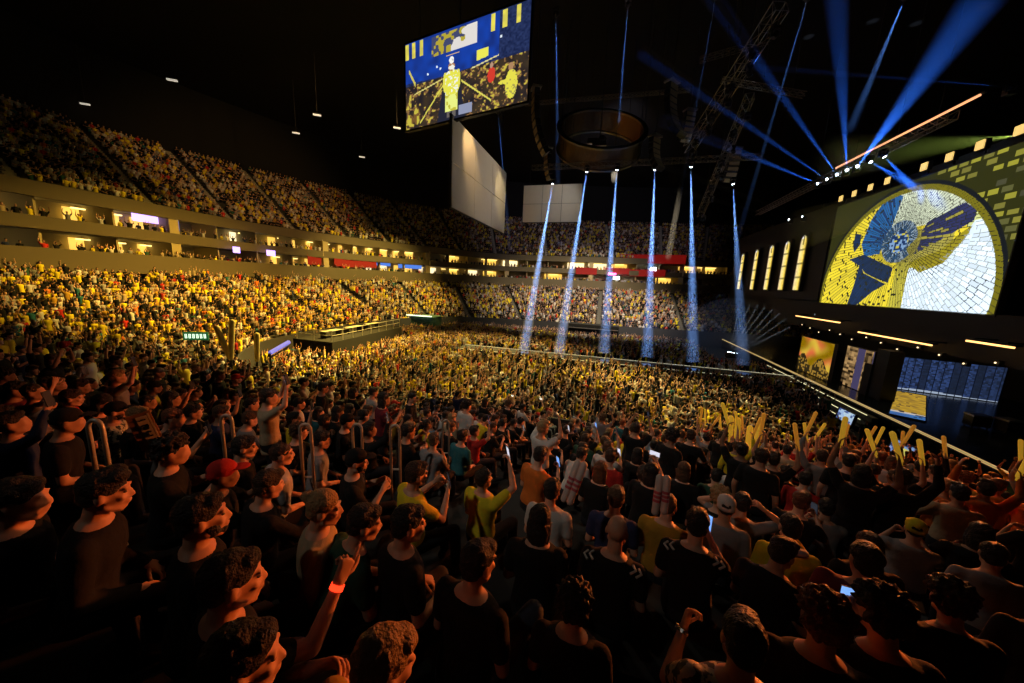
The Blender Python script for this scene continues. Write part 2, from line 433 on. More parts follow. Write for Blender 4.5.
def figure(pose, lod=0, extra=None):
    """all the pieces of one figure as closed shapes, by garment. lod 0 near, 1 middle, 2 far"""
    P = dict(POSES[pose]); P.update(extra or {})
    n = (12, 6, 3)[lod]; nt = (16, 8, 5)[lod]
    sit = P['sit']; pz = .53 if sit else .93
    lean = P['lean']
    MT = Matrix.Translation((0, 0, pz)) @ Matrix.Rotation(R_(-lean), 4, 'X')
    G = {k: [] for k in ('body', 'shirt', 'trousers', 'shoes', 'shoes2', 'fingers', 'eyes')}
    G['body'].append(loft(TORSO, MT, nt))
    grow = .012
    G['shirt'].append(loft([(z, y, rx + grow, ry + grow) for z, y, rx, ry in ([(-.13, .0, .168, .128)] if not sit else []) + TORSO[:-1]] + [(.497, -.005, .092, .078)], MT, nt))
    # neck and head
    neck = MT @ Vector((0, 0, .50)); hyaw = P.get('yaw', 0)
    nod = P.get('pitch', 4) + (lean * .3)
    MH = Matrix.Translation(neck) @ Matrix.Rotation(R_(-hyaw), 4, 'Z') @ Matrix.Rotation(R_(-nod), 4, 'X') @ Matrix.Translation((0, .03, .16))
    def H(V): return [tuple(MH @ Vector(p)) for p in V]
    def E(c, r, nu=None, nv=None):
        V, F = ellipsoid(c, r, nu or (16, 8, 5)[lod], nv or (12, 6, 3)[lod]); return H(V), F
    G['body'].append(capsule(MT @ Vector((0, -.008, .46)), MH @ Vector((0, -.025, -.04)), .058, .052, n))
    if lod == 2:
        G['body'].append(E((0, .005, -.01), (.075, .09, .115)))
    else:
        G['body'].append(E((0, -.015, .03), (.074, .094, .088)))
        G['body'].append(E((0, .022, -.03), (.06, .073, .084)))
        G['body'].append(E((0, .058, -.09), (.034, .032, .026)))
        G['body'].append((H(capsule((0, .09, .012), (0, .106, -.030), .008, .0125, 8)[0]), capsule((0, .09, .012), (0, .106, -.030), .008, .0125, 8)[1]))
    if lod == 0:
        for s in (-1, 1):
            G['body'].append(E((s * .076, -.008, -.012), (.010, .022, .032)))
            G['body'].append(E((s * .036, .068, -.028), (.022, .02, .018)))
            G['body'].append(E((s * .03, .082, .022), (.024, .012, .008)))
            G['body'].append(E((s * .012, .093, -.036), (.009, .010, .008)))
            G['body'].append((H(capsule((s * .045, .01, -.07), (s * .018, .062, -.1), .026, .02, 8)[0]), capsule((0, 0, 0), (1, 0, 0), .026, .02, 8)[1]))
            G['eyes'].append(E((s * .031, .080, .003), (.0095, .0085, .0065), 8, 6))
        G['body'].append(E((0, .094, -.060), (.022, .010, .006))); G['body'].append(E((0, .092, -.071), (.019, .010, .007)))
    # arms
    wr = {}
    for s, key in ((-1, 'L'), (1, 'R')):
        e_, w_ = P.get('arm' + key) or ARMS[P[key]]
        S = MT @ Vector((s * .178, -.005, .425))
        q = MT.to_3x3() if lean < 20 else Matrix.Identity(3)
        El = S + q @ Vector((s * e_[0], e_[1], e_[2])); Wr = S + q @ Vector((s * w_[0], w_[1], w_[2]))
        ua = (El - S); 
        if ua.length > .29: El = S + ua.normalized() * .29
        if ua.length < .25: El = S + ua.normalized() * .27
        fa = Wr - El
        Wr = El + fa.normalized() * .25
        G['body'].append(capsule(S, El, .05, .038, n)); G['body'].append(capsule(El, Wr, .039, .024, n))
        if lod == 0: G['body'].append(capsule(El + (Wr - El) * .1, El + (Wr - El) * .5, .038, .034, n))
        Sl = S.lerp(El, .62)
        if P.get('long'):
            G['shirt'].append(capsule(S, El, .066, .053, n)); G['shirt'].append(capsule(El, El.lerp(Wr, .93), .053, .036, n))
        else: G['shirt'].append(capsule(S, Sl, .068, .06, n))
        key_ = P[key]; fd = (Wr - El).normalized()
        curl = {'down': .35, 'lap': .5, 'clap': .2, 'phone': .75, 'phone_high': .75, 'up': .25, 'out': .5, 'chin': .8, 'head': .3, 'point': .1}[key_]
        if P.get('fist'): curl = .95
        nr = Vector((-s, 0, 0)) if key_ in ('down', 'clap', 'up', 'point') else Vector((-s * .6, -.6, -.2)) if key_ in ('phone', 'phone_high', 'chin', 'out') else Vector((0, 0, -1)) if key_ == 'lap' else Vector((-s, 0, 0))
        if key_ == 'lap': fd = (fd + Vector((-s * .2, .5, -.3))).normalized()
        if lod == 0:
            palm, fing = hand_geo(Wr, fd, nr, -s if key_ != 'lap' else s, curl)
            G['body'] += palm; G['fingers'] += fing
        else: G['body'].append(ellipsoid(Wr + fd * .08, (.04, .04, .05), n + 1, 3))
        wr[key] = (Wr, fd)
    # legs
    for s, kk in ((-1, 'kneeL'), (1, 'kneeR')):
        hip = Vector((s * .09, 0, pz - .02))
        if sit: kn = Vector((s * .13, .42, .50)); an = Vector((s * .12, .45, .09))
        else: kn = Vector((s * .1, .03, .49)); an = Vector((s * .11, 0, .09))
        if P.get(kk): kn = Vector(P[kk][0]); an = Vector(P[kk][1])
        toe = an + Vector((s * .02, .15, -.055))
        if lod == 0:
            G['body'].append(capsule(hip, kn, .078, .052, 10)); G['body'].append(capsule(kn, an, .052, .036, 10)); G['body'].append(capsule(an, toe, .035, .03, 8))
        if lod < 2 or not sit:
            G['trousers'].append(capsule(hip, kn, .098, .066, n)); G['trousers'].append(capsule(kn, an + Vector((0, 0, .02)), .066, .052, n))
            if lod == 0: G['trousers'].append(loft([(-.09, 0, .17, .125), (0, 0, .18, .132), (.09, 0, .158, .118)], MT, nt))
        if lod < 2: G['shoes' if s > 0 else 'shoes2'].append(capsule(an + Vector((0, -.03, -.045)), toe + Vector((0, .03, 0)), .05, .042, n)); G['shoes' if s > 0 else 'shoes2'].append(capsule(an + Vector((0, -.01, .0)), toe, .046, .04, n))
    return G, MH, wr, MT

HAIRS = ('short', 'crop', 'curly', 'long', 'bun', 'cap', 'swept')
def hair_geo(kind, lod=0):
    nu, nv = ((18, 12), (8, 5), (5, 3))[lod]
    E = lambda c, r: ellipsoid(c, r, nu, nv)
    if kind == 'crop': return [E((0, -.021, .042), (.079, .097, .083)), E((0, -.05, .0), (.068, .06, .062))]
    base = [E((0, -.02, .052), (.086, .101, .083)), E((0, -.052, .0), (.075, .064, .075))]
    if kind == 'short': return base + [E((.01, .045, .088), (.06, .045, .035))]
    if kind == 'swept': return base + [E((.02, .05, .1), (.055, .05, .034)), E((-.02, .02, .115), (.06, .06, .03))]
    if kind == 'curly': return base + [E((0, -.02, .065), (.105, .11, .088)), E((0, -.06, .01), (.095, .07, .08))]
    if kind == 'long': return base + [E((0, -.06, -.06), (.085, .055, .14)), E((-.07, -.02, -.06), (.026, .045, .12)), E((.07, -.02, -.06), (.026, .045, .12))]
    if kind == 'bun': return base + [E((0, -.11, .09), (.038, .038, .036))]
    if kind == 'cap': return [E((0, -.012, .052), (.087, .104, .082)), E((0, -.04, .02), (.083, .078, .06))]
    return base

def remesh(prims, voxel, smooth=2, name='m', extra=None):
    mb = MB()
    for V, F in prims: mb.add(V, F)
    me = mb.mesh(name); bm = bmesh.new(); bm.from_mesh(me); bmesh.ops.recalc_face_normals(bm, faces=bm.faces); bm.to_mesh(me); bm.free()
    o = bpy.data.objects.new('tmp', me); C.objects.link(o)
    r = o.modifiers.new('r', 'REMESH'); r.mode = 'VOXEL'; r.voxel_size = voxel
    if smooth:
        s = o.modifiers.new('s', 'SMOOTH'); s.iterations = smooth; s.factor = .5
    dg = bpy.context.evaluated_depsgraph_get(); dg.update()
    out = bpy.data.meshes.new_from_object(o.evaluated_get(dg)); out.name = name
    bpy.data.objects.remove(o)
    if extra:
        bm = bmesh.new(); bm.from_mesh(out)
        for V, F in extra:
            vs = [bm.verts.new(p) for p in V]
            for q in F:
                try: bm.faces.new([vs[i] for i in q])
                except ValueError: pass
        bmesh.ops.recalc_face_normals(bm, faces=bm.faces)
        bm.to_mesh(out); bm.free()
    out.shade_smooth()
    return out

def lumpy(me, amp, sc_):
    n = len(me.vertices); co = np.empty(n * 3); me.vertices.foreach_get('co', co); co = co.reshape(-1, 3)
    from mathutils import noise as N_
    c = co.mean(axis=0)
    for i in range(n):
        v = N_.noise(Vector(co[i]) * sc_)
        d = co[i] - c; L = np.linalg.norm(d) + 1e-6
        co[i] += d / L * v * amp
    me.vertices.foreach_set('co', co.ravel()); me.update()

def hair_mat(name, col):
    m = mat(name, col, 0.55, spec=0.4, bump=0.9, nscale=90, noise=0.3)
    return m
SKINS = [mat('skin_fair', (.56, .30, .20), .5, noise=.08, nscale=12), mat('skin_tan', (.44, .23, .14), .5, noise=.08, nscale=12), mat('skin_brown', (.25, .13, .08), .5, noise=.08, nscale=12)]
HAIR_COL = {'black': hair_mat('hair_black', (.012, .009, .008)), 'dark brown': hair_mat('hair_dark_brown', (.03, .017, .01)),
            'brown': hair_mat('hair_brown', (.075, .038, .018)), 'blond': hair_mat('hair_blond', (.32, .2, .09)), 'auburn': hair_mat('hair_auburn', (.14, .045, .015))}
CLOTH = {'black': (.006, .006, .0065), 'yellow': (.62, .5, .02), 'white': (.5, .48, .46), 'grey': (.2, .2, .21), 'navy blue': (.02, .03, .09), 'dark green': (.02, .07, .045),
         'red': (.4, .02, .015), 'teal': (.02, .12, .15), 'orange': (.55, .14, .02), 'beige': (.36, .28, .18), 'pale grey': (.36, .35, .36), 'maroon': (.13, .015, .025), 'mustard': (.35, .2, .02), 'light blue': (.2, .3, .42)}
CM = {k: mat('cloth_' + k.replace(' ', '_'), v, .9, bump=.5, nscale=14, noise=.12) for k, v in CLOTH.items()}
denim = mat('denim', (.05, .075, .12), .9, bump=.3, nscale=30, noise=.3); dark_trouser = mat('dark_trousers', (.015, .015, .02), .9)
shoe_m = mat('shoe', (.05, .05, .05), .6); eye_m = mat('eye', (.12, .1, .09), .2)

PROTO = {}
def proto(pose, long=False, extra=None, key=None, voxel=.0125):
    k = key or (pose, long)
    if k in PROTO: return PROTO[k]
    ex = dict(extra or {}); ex['long'] = long
    G, MH, wr, MT = figure(pose, 0, ex)
    nm = 'person'
    body = remesh(G['body'], voxel, 1 if voxel < .01 else 0, nm, extra=G['fingers'])
    shirt = remesh(G['shirt'], .017, 3, 'shirt'); tr = remesh(G['trousers'], .022, 2, 'trousers'); sh = remesh(G['shoes'], .02, 2, 'shoe'); sh2 = remesh(G['shoes2'], .02, 2, 'shoe')
    eb = [MB().add(V, F).mesh('eye', eye_m, True) for V, F in G['eyes']]
    PROTO[k] = dict(body=body, shirt=shirt, trousers=tr, shoes=sh, shoes2=sh2, eyes=eb, MH=MH, wr=wr, MT=MT)
    for q in ('body', 'shirt', 'trousers', 'shoes', 'shoes2'):
        PROTO[k][q].materials.clear(); PROTO[k][q].materials.append(None)
    return PROTO[k]

HM = {}
def hair_mesh(kind):
    if kind not in HM:
        me = remesh(hair_geo(kind), .008, 2, 'hair' if kind != 'cap' else 'cap')
        if kind in ('curly',): lumpy(me, .03, 42)
        elif kind != 'cap' : lumpy(me, .007, 34)
        if kind == 'cap':
            bm = bmesh.new(); bm.from_mesh(me)
            V, F = ellipsoid((0, .11, .055), (.072, .07, .008), 16, 6); vs = [bm.verts.new(p) for p in V]
            for q in F: bm.faces.new([vs[i] for i in q])
            V, F = ellipsoid((0, -.012, .135), (.01, .01, .005), 8, 4); vs = [bm.verts.new(p) for p in V]
            for q in F: bm.faces.new([vs[i] for i in q])
            bmesh.ops.recalc_face_normals(bm, faces=bm.faces); bm.to_mesh(me); bm.free(); me.shade_smooth()
        me.materials.clear(); me.materials.append(None); HM[kind] = me
    return HM[kind]

MCACHE = {}
def mobj(name, me, m, parent=None):
    if m is not None:
        k = (me.name, m.name)
        if k not in MCACHE:
            c = me.copy(); c.materials.clear(); c.materials.append(m); MCACHE[k] = c
        me = MCACHE[k]
    o = bpy.data.objects.new(name, me); C.objects.link(o)
    if parent is not None: o.parent = parent
    return o

PEOPLE = []
def person(pose, loc, face, shirt='black', hair='short', hcol='black', skin=0, long=False, trousers=None, scale=1.0, label=None, group=None, capcol='black', extra=None, key=None, voxel=.0125, beard=False):
    pr = proto(pose, long, extra, key, voxel)
    o = mobj('person', pr['body'], SKINS[skin])
    o.location = loc; o.rotation_euler = (0, 0, -R_(face)); o.scale = (scale,) * 3
    s = mobj('jacket' if long else 'shirt', pr['shirt'], CM[shirt] if isinstance(shirt, str) else shirt, o)
    mobj('trousers', pr['trousers'], trousers or dark_trouser, o); mobj('shoe', pr['shoes'], shoe_m, o); mobj('shoe', pr['shoes2'], shoe_m, o)
    if voxel < .01: 
        for q in pr['eyes']: mobj('eye', q, None, o)
    if hair != 'bald':
        if hair == 'cap':
            h2 = mobj('hair', hair_mesh('crop'), HAIR_COL[hcol], o); h2.matrix_local = pr['MH']
            h = mobj('cap', hair_mesh('cap'), CM[capcol], o)
        else: h = mobj('hair', hair_mesh(hair), HAIR_COL[hcol], o)
        h.matrix_local = pr['MH']
    if beard:
        if 'beard' not in HM:
            HM['beard'] = remesh([ellipsoid((0, .06, -.088), (.040, .037, .032)), ellipsoid((-.045, .03, -.062), (.022, .04, .04)), ellipsoid((.045, .03, -.062), (.022, .04, .04)), ellipsoid((0, .1, -.05), (.022, .008, .005))], .007, 2, 'beard')
            lumpy(HM['beard'], .006, 60); HM['beard'].materials.clear(); HM['beard'].materials.append(None)
        b = mobj('beard', HM['beard'], HAIR_COL[hcol], o); b.matrix_local = pr['MH']
    tag(o, label, 'person', group)
    PEOPLE.append(o)
    o_pr = pr
    return o, pr

def hand_world(o, pr, side):
    W, d = pr['wr'][side]; a = R_(-math.degrees(-o.rotation_euler[2]))
    M = Matrix.Translation(o.location) @ Matrix.Rotation(o.rotation_euler[2], 4, 'Z') @ Matrix.Scale(o.scale[0], 4)
    return M @ (W + d * .075), (M.to_3x3() @ d).normalized(), M

def tread_z(x, y):
    if y > 16: return 0.0
    return row_z(min(ROWS - 1, max(0, int((16 - y) / 19.0 * ROWS))))

# ------------------------------------------------------------------ the crowd beyond the nearest three hundred
def crowd_template(pose, lod, long=False):
    global CAPS; CAPS = lod
    try: return crowd_template_(pose, lod, long)
    finally: CAPS = 0
def crowd_template_(pose, lod, long):
    G, MH, wr, MT = figure(pose, lod, {'long': long})
    hg = hair_geo('short' if lod == 1 else 'crop', lod)
    V = []; F = []; tagv = []
    for key, code in (('body', 0), ('shirt', 1), ('trousers', 2), ('shoes', 2), ('shoes2', 2)):
        for v, f in G[key]:
            if lod == 2 and key == 'body' and v is G['body'][0][0]: continue
            n = len(V); V += [tuple(p) for p in v]; F += [tuple(i + n for i in q) for q in f]; tagv += [code] * len(v)
    for v, f in hg:
        n = len(V); V += [tuple(MH @ Vector(p)) for p in v]; F += [tuple(i + n for i in q) for q in f]; tagv += [3] * len(v)
    # triangulate fans for n-gons so every face is a tri or quad
    T = []
    for q in F:
        if len(q) <= 4: T.append(q)
        else:
            for i in range(1, len(q) - 1): T.append((q[0], q[i], q[i + 1]))
    loops = np.array([i for q in T for i in q], dtype=np.int32); sizes = np.array([len(q) for q in T], dtype=np.int32)
    return np.array(V, dtype=np.float32), loops, sizes, np.array(tagv)

SKIN_C = np.array([(.56, .32, .22), (.5, .27, .18), (.3, .16, .1)]); HAIR_C = np.array([(.012, .009, .008), (.03, .018, .01), (.06, .033, .015), (.012, .009, .008), (.3, .2, .09), (.35, .33, .3)])
def build_crowd(spots, name):
    """spots: x, y, z, facing, pose, lod, palette weights index"""
    tmpl = {}; by = {}
    for s in spots: by.setdefault((s[4], s[5]), []).append(s)
    Vs = []; Ls = []; Ss = []; Cs = []; base = 0
    names = list(CLOTH.keys()); cols = np.array([CLOTH[k] for k in names])
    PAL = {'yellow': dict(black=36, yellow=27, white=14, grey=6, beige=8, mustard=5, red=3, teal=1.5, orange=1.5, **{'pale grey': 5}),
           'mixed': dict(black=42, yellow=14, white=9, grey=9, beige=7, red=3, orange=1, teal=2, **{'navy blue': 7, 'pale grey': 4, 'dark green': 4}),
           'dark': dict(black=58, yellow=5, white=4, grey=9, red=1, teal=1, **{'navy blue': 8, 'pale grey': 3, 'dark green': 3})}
    for (pose, lod), L in by.items():
        V, loops, sizes, tg = crowd_template(pose, lod)
        n = len(L)
        xyz = np.array([s[:3] for s in L], dtype=np.float32); a = -np.radians([s[3] for s in L]).astype(np.float32)
        sc_ = RNG.uniform(.93, 1.05, n).astype(np.float32)
        ca, sa = np.cos(a)[:, None], np.sin(a)[:, None]
        X = (V[None, :, 0] * ca - V[None, :, 1] * sa) * sc_[:, None] + xyz[:, 0:1]
        Y = (V[None, :, 0] * sa + V[None, :, 1] * ca) * sc_[:, None] + xyz[:, 1:2]
        Z = V[None, :, 2] * sc_[:, None] + xyz[:, 2:3]
        Vs.append(np.stack([X, Y, Z], -1).reshape(-1, 3))
        Ls.append((loops[None] + (np.arange(n) * len(V))[:, None]).ravel() + base); Ss.append(np.tile(sizes, n)); base += n * len(V)
        cl = np.empty((n, 4, 3))
        for i, s in enumerate(L):
            p = PAL[s[6]]; ks = list(p); w_ = np.array([p[k] for k in ks], float)
            c = CLOTH[ks[RNG.choice(len(ks), p=w_ / w_.sum())]]
            cl[i, 0] = SKIN_C[RNG.choice(3, p=(.6, .28, .12))]; cl[i, 1] = np.array(c) * RNG.uniform(.8, 1.25)
            cl[i, 2] = (.02, .02, .03) if RNG.random() < .7 else (.07, .09, .13); cl[i, 3] = HAIR_C[RNG.choice(6, p=(.3, .25, .2, .13, .07, .05))] if RNG.random() > .1 else c
        Cs.append(cl[:, tg].reshape(-1, 3))
    V = np.concatenate(Vs); L = np.concatenate(Ls).astype(np.int32); S = np.concatenate(Ss).astype(np.int32); Cc = np.clip(np.concatenate(Cs), 0, 1)
    me = bpy.data.meshes.new(name); me.vertices.add(len(V)); me.vertices.foreach_set('co', V.ravel())
    me.loops.add(len(L)); me.loops.foreach_set('vertex_index', L); me.polygons.add(len(S))
    me.polygons.foreach_set('loop_start', np.concatenate([[0], np.cumsum(S)[:-1]]).astype(np.int32))
    me.update(calc_edges=True)
    at = me.attributes.new('colour', 'FLOAT_COLOR', 'POINT')
    at.data.foreach_set('color', np.concatenate([Cc, np.ones((len(Cc), 1))], 1).astype(np.float32).ravel())
    me.materials.append(attr_mat('crowd_clothes'))
    o = bpy.data.objects.new(name, me); C.objects.link(o)
    return o
# ------------------------------------------------------------------ stage
SX = 18.1
mb = MB(); mb.box((27, 38, .7), (17.8, 64, 1.4)); structure(mb.build('floor_stage', stage_floor))
led_warm = mat('led_strip_warm', (1, .8, .4), emit=(1, .66, .25), estr=.4)
led_pale = mat('led_strip_pale', (1, .95, .7), emit=(1, .9, .5), estr=.9)
mb = MB(); mb.box((SX - .03, 36, 1.42), (.14, 56, .10)); t = mb.build('stage_edge_light', led_warm); tag(t, 'long pale gold light strip running along the front edge of the stage', 'light strip')
for k in range(3):
    mb = MB(); mb.box((SX - .35 - .32 * k, 36, .55 - .2 * k), (.34, 17, 1.1 - .36 * k)); st = mb.build('stage_step', black_steel)
    tag(st, ['top step along the front of the stage, directly below the edge light', 'middle step along the front of the stage', 'lowest step along the front of the stage, next to the floor'][k], 'step')
    mb = MB(); mb.box((SX - .53 - .32 * k, 36, 1.1 - .36 * k), (.04, 16, .04)); mb.build('step_light', led_pale, st)
# black header above the stage opening, carrying the big screen
header = mat('header_black', (.018, .02, .018), .6, noise=.3, nscale=.5)
mb = MB(); mb.box((23.2, 38, 6.9), (2.4, 36, 2.9)); mb.box((24.5, 41, 13), (1.5, 80, 13)); structure(mb.build('wall_stage_header', header))
mb = MB(); mb.box((32, 40, 9), (.6, 76, 20)); structure(mb.build('wall_stage_back', header))
for (y0, y1, z, lab) in ((39.2, 47.2, 6.6, 'thin amber light bar below the far corner of the big screen'), (29.4, 36.5, 6.05, 'long amber light bar below the middle of the big screen'), (24.65, 27.2, 6.7, 'short amber light bar below the near corner of the big screen')):
    mb = MB(); mb.box((21, (y0 + y1) / 2, z), (.1, y1 - y0, .1)); o = mb.build('light_bar', mat('amber_tube', (1, .6, .2), emit=(1, .5, .16), estr=2.6))
    mb = MB(); mb.box((21.1, (y0 + y1) / 2, z + .12), (.3, y1 - y0 + .2, .12)); mb.build('housing', black_steel, o)
    for yy in (y0 + .4, y1 - .4): MB().box((21.7, yy, z + .2), (1.4, .12, .12)).build('bracket', black_steel, o)
    tag(o, lab, 'light bar')
for i in range(14):
    y = 24.5 + i * 1.75; z = 5.4 + .25 * math.sin(i * 2.1)
    mb = MB(); mb.box((21.9, y, z), (.22, .35, .3)); o = mb.build('stage_lamp', black_steel)
    mb = MB(); mb.ell((21.76, y, z), (.04, .05, .05), 10, 6); mb.build('lens', mat('small_lens', (1, .8, .5), emit=(1, .75, .4), estr=2.2 if i % 3 == 0 else .5), o)
    tag(o, 'small stage lamp fixed under the black header of the stage', 'stage lamp', 'small lamps under the stage header')

# generated pictures on screens: a grid of faces, one colour for each
def led_screen(name, O, U, V, nu, nv, paint, m, frame_m, fw=.12, depth=.25):
    O, U, V = Vector(O), Vector(U), Vector(V); lu, lv = U.length, V.length; n = U.cross(V).normalized()
    verts = []; faces = []; cols = []
    for j in range(nv + 1):
        for i in range(nu + 1): verts.append(tuple(O + U * (i / nu) + V * (j / nv)))
    for j in range(nv):
        for i in range(nu):
            a = j * (nu + 1) + i; faces.append((a, a + 1, a + nu + 2, a + nu + 1)); cols.append((*paint((i + .5) / nu * lu, (j + .5) / nv * lv), 1))
    me = bpy.data.meshes.new('led_panel'); me.from_pydata(verts, [], faces)
    at = me.attributes.new('colour', 'FLOAT_COLOR', 'FACE'); at.data.foreach_set('color', np.array(cols, dtype=np.float32).ravel()); me.materials.append(m)
    root = empty(name, O)
    p = bpy.data.objects.new('led_panel', me); C.objects.link(p); p.parent = root; p.location = -O
    mb = MB(); u = U.normalized(); v = V.normalized()
    M = Matrix((tuple(u) + (0,), tuple(v) + (0,), tuple(n) + (0,), (0, 0, 0, 1))).transposed(); M.translation = O
    mb.box((lu / 2, lv / 2, -depth / 2 - .02), (lu + fw, lv + fw, depth), M)
    for c, d in (((lu / 2, -fw / 2, 0), (lu + 2 * fw, fw, .1)), ((lu / 2, lv + fw / 2, 0), (lu + 2 * fw, fw, .1)), ((-fw / 2, lv / 2, 0), (fw, lv, .1)), ((lu + fw / 2, lv / 2, 0), (fw, lv, .1))): mb.box(c, d, M)
    f = mb.build('frame', frame_m, root); f.location = -O
    return root

def inpoly(x, y, P):
    c = False; n = len(P)
    for i in range(n):
        x1, y1 = P[i]; x2, y2 = P[(i + 1) % n]
        if (y1 > y) != (y2 > y) and x < (x2 - x1) * (y - y1) / (y2 - y1) + x1: c = not c
    return c
def hsh(*a):
    v = math.sin(sum(q * k for q, k in zip(a, (12.9898, 78.233, 37.719)))) * 43758.5453; return v - math.floor(v)

def vnoise(x, y, k=0):
    ix, iy = math.floor(x), math.floor(y); fx, fy = x - ix, y - iy; fx = fx * fx * (3 - 2 * fx); fy = fy * fy * (3 - 2 * fy)
    a, b, c, d = hsh(ix, iy, k), hsh(ix + 1, iy, k), hsh(ix, iy + 1, k), hsh(ix + 1, iy + 1, k)
    return (a * (1 - fx) + b * fx) * (1 - fy) + (c * (1 - fx) + d * fx) * fy
BLUE_W = [(8.1, 9.2), (6.6, 8.9), (5.5, 7.6), (4.9, 5.6), (5.6, 4.4), (7.4, 4.5), (8.1, 6.3), (8.7, 8.9)]
NAVY_W = [(11.2, 5.6), (11.6, 6.4), (14.2, 7.2), (15.1, 6.6), (15.1, 5.9), (13.4, 5.1), (11.9, 4.5), (10.7, 4.0), (10.2, 4.6)]
WHITE = [(10.9, 3.1), (12.9, 3.3), (14.3, 4.3), (15.2, 5.9), (17.0, 5.9), (17.9, 2.5), (17.4, .0), (11.0, .0), (10.9, 1.6)]
OLIVE = [(10.7, 3.5), (11.9, 2.7), (13.7, 3.3), (14.9, 4.9), (15.1, 5.6), (14.4, 5.2), (13.2, 4.2), (11.9, 3.9)]
LEGS = [[(3.6, 4.3), (5.5, 4.6), (7.4, 3.9), (9.3, 3.2), (9.1, 2.0), (7.6, 2.4), (6.2, 2.9), (5.2, 3.6)], [(5.2, 3.8), (6.0, 2.9), (8.0, 2.2), (8.9, 1.9), (7.5, 1.2), (5.9, .0), (4.6, .0), (5.0, 1.8)], [(3.7, 6.7), (4.6, 6.5), (4.7, 5.6), (4.1, 4.9), (3.7, 5.6)]]
FX, FY = 9.26, 5.26
def paint_main(x, y):
    bg = (.008, .01, .012)
    e = math.hypot((x - 8.9) / 9.0, (y - .7) / 8.75)
    dx, dy = x - FX, (y - FY) * 1.06; rho = math.hypot(dx, dy); th = math.atan2(dy, dx)
    if e > 1.0:
        if e < 1.03: return bg
        if x > 11.5 or (x < 3 and y > 4):
            k = 0; c_ = .62
            iy = int(y / .48); ix = int(x / .8 + .35 * math.sin(iy * 2.4))
            fx, fy = (x / .8 + .35 * math.sin(iy * 2.4)) % 1, (y / .48) % 1
            if hsh(ix, iy, 3) < .55 and .1 < fx < .86 and .14 < fy < .8 and x > 11.5: 
                q = .5 + .5 * hsh(ix, iy, 9); return (.3 * q, .28 * q, .03) if hsh(ix // 2, iy // 3, 5) > .4 else (.1 * q, .1 * q, .03)
        return (.025, .026, .006)
    if .955 < e < 1.0: 
        return (.16, .14, .01) if (th * 26) % 1 > .1 else bg
    # mosaic cell
    if rho < .95:
        cx_ = int(dx / .17 + 50); cy_ = int(dy / .17 + 50)
        q = hsh(cx_, cy_, 1); return (.01, .03, .1) if q < .55 else (.18, .3, .5) if q < .8 else (.5, .42, .05)
    ring = int((rho ** .8) / .62 + .35 * 0); fr = ((rho ** .8) / .62) % 1
    nrays = 124 if rho < 6 else 150
    rot = hsh(ring, 5) * .9
    a = (th / (2 * math.pi) + .5) * nrays
    ray_i = int(a)
    # rays are continuous, cross joints staggered
    lf = dx < -.5 or (dy < 0 and dx < 1.2); fr2 = ((rho ** .85) / (1.5 if lf and rho > 2 else .42) + hsh(ray_i, 11) * .9); seg = int(fr2); fj = fr2 - seg; fa = a - ray_i
    gap = min(.42, .052 * nrays / (2 * math.pi * max(rho, .5)) * .8)
    if fa < gap or fj < .085: return (.022, .024, .012) if not (inpoly(x, y, WHITE) and hsh(ray_i // 6, seg // 2) > .35) else (.3, .34, .33)
    q = .78 + .3 * hsh(ray_i, seg, 7)
    if inpoly(x, y, NAVY_W) and (rho < 2.1 or hsh(ray_i, seg, 8) > .8): return (.3 * q, .26 * q, .05)
    if any(inpoly(x, y, P) for P in LEGS): return (.012 * q, .03 * q, .085 * q)
    if rho < 1.75: return (.03 * q, .09 * q, .2 * q) if hsh(ray_i, seg, 2) < .6 else (.3 * q, .4 * q, .5 * q)
    if inpoly(x, y, BLUE_W): return (.02 * q, .12 * q, .34 * q) if hsh(ray_i, seg, 4) < .8 else (.012, .04, .14)
    if inpoly(x, y, NAVY_W): return (.03 * q, .035 * q, .11 * q)
    if inpoly(x, y, OLIVE): return (.3 * q, .25 * q, .015)
    if inpoly(x, y, WHITE): return (.78 * q, .92 * q, 1.05 * q)
    if y > 6.2 and x > 8.2 and x < 14.8: return (.62 * q, .68 * q, .5 * q)
    if x > 14.8 and y > 5.5: return (.7 * q, .75 * q, .3 * q)
    if x > 9.6 and y < 3.6: return (.5 * q, .44 * q, .05)
    if 9.5 < x < 14 and 3.5 < y < 6: return (.38 * q, .33 * q, .06)
    return (.78 * q, .62 * q, .035)
led_m = attr_mat('led_main', True, 1.25, 'AUTO'); led_small = attr_mat('led_small', True, .95)
sc_ = led_screen('stage_screen', (22, 45.2, 8.3), (0, -17.9, 0), (0, 0, 9.9), 380, 210, paint_main, led_m, black_steel, .1, .3)
tag(sc_, 'giant stage screen with a yellow and blue mosaic sunburst of radiating bricks', 'screen')

# small square lamps along the top of the screen
for i, (px, py) in enumerate(((839, 207), (852, 203), (868, 197), (885, 190), (921, 178), (946, 169), (976, 159), (1015, 145))):
    p = at_x(px, py, 21.9); p[2] = 18.95; s_ = .52
    mb = MB(); mb.box((21.92, p[1], p[2]), (.08, s_, s_)); o = mb.build('square_lamp', mat('square_lamp_glow', (1, .8, .3), emit=(1, .66, .2), estr=.95))
    mb = MB(); mb.box((22.1, p[1], p[2]), (.25, s_ + .1, s_ + .1)); mb.box((22.25, p[1], p[2] - .25), (.1, .1, .6)); mb.build('housing', black_steel, o)
    tag(o, 'small glowing square lamp in the row above the giant stage screen', 'lamp', 'square lamps above the stage screen')

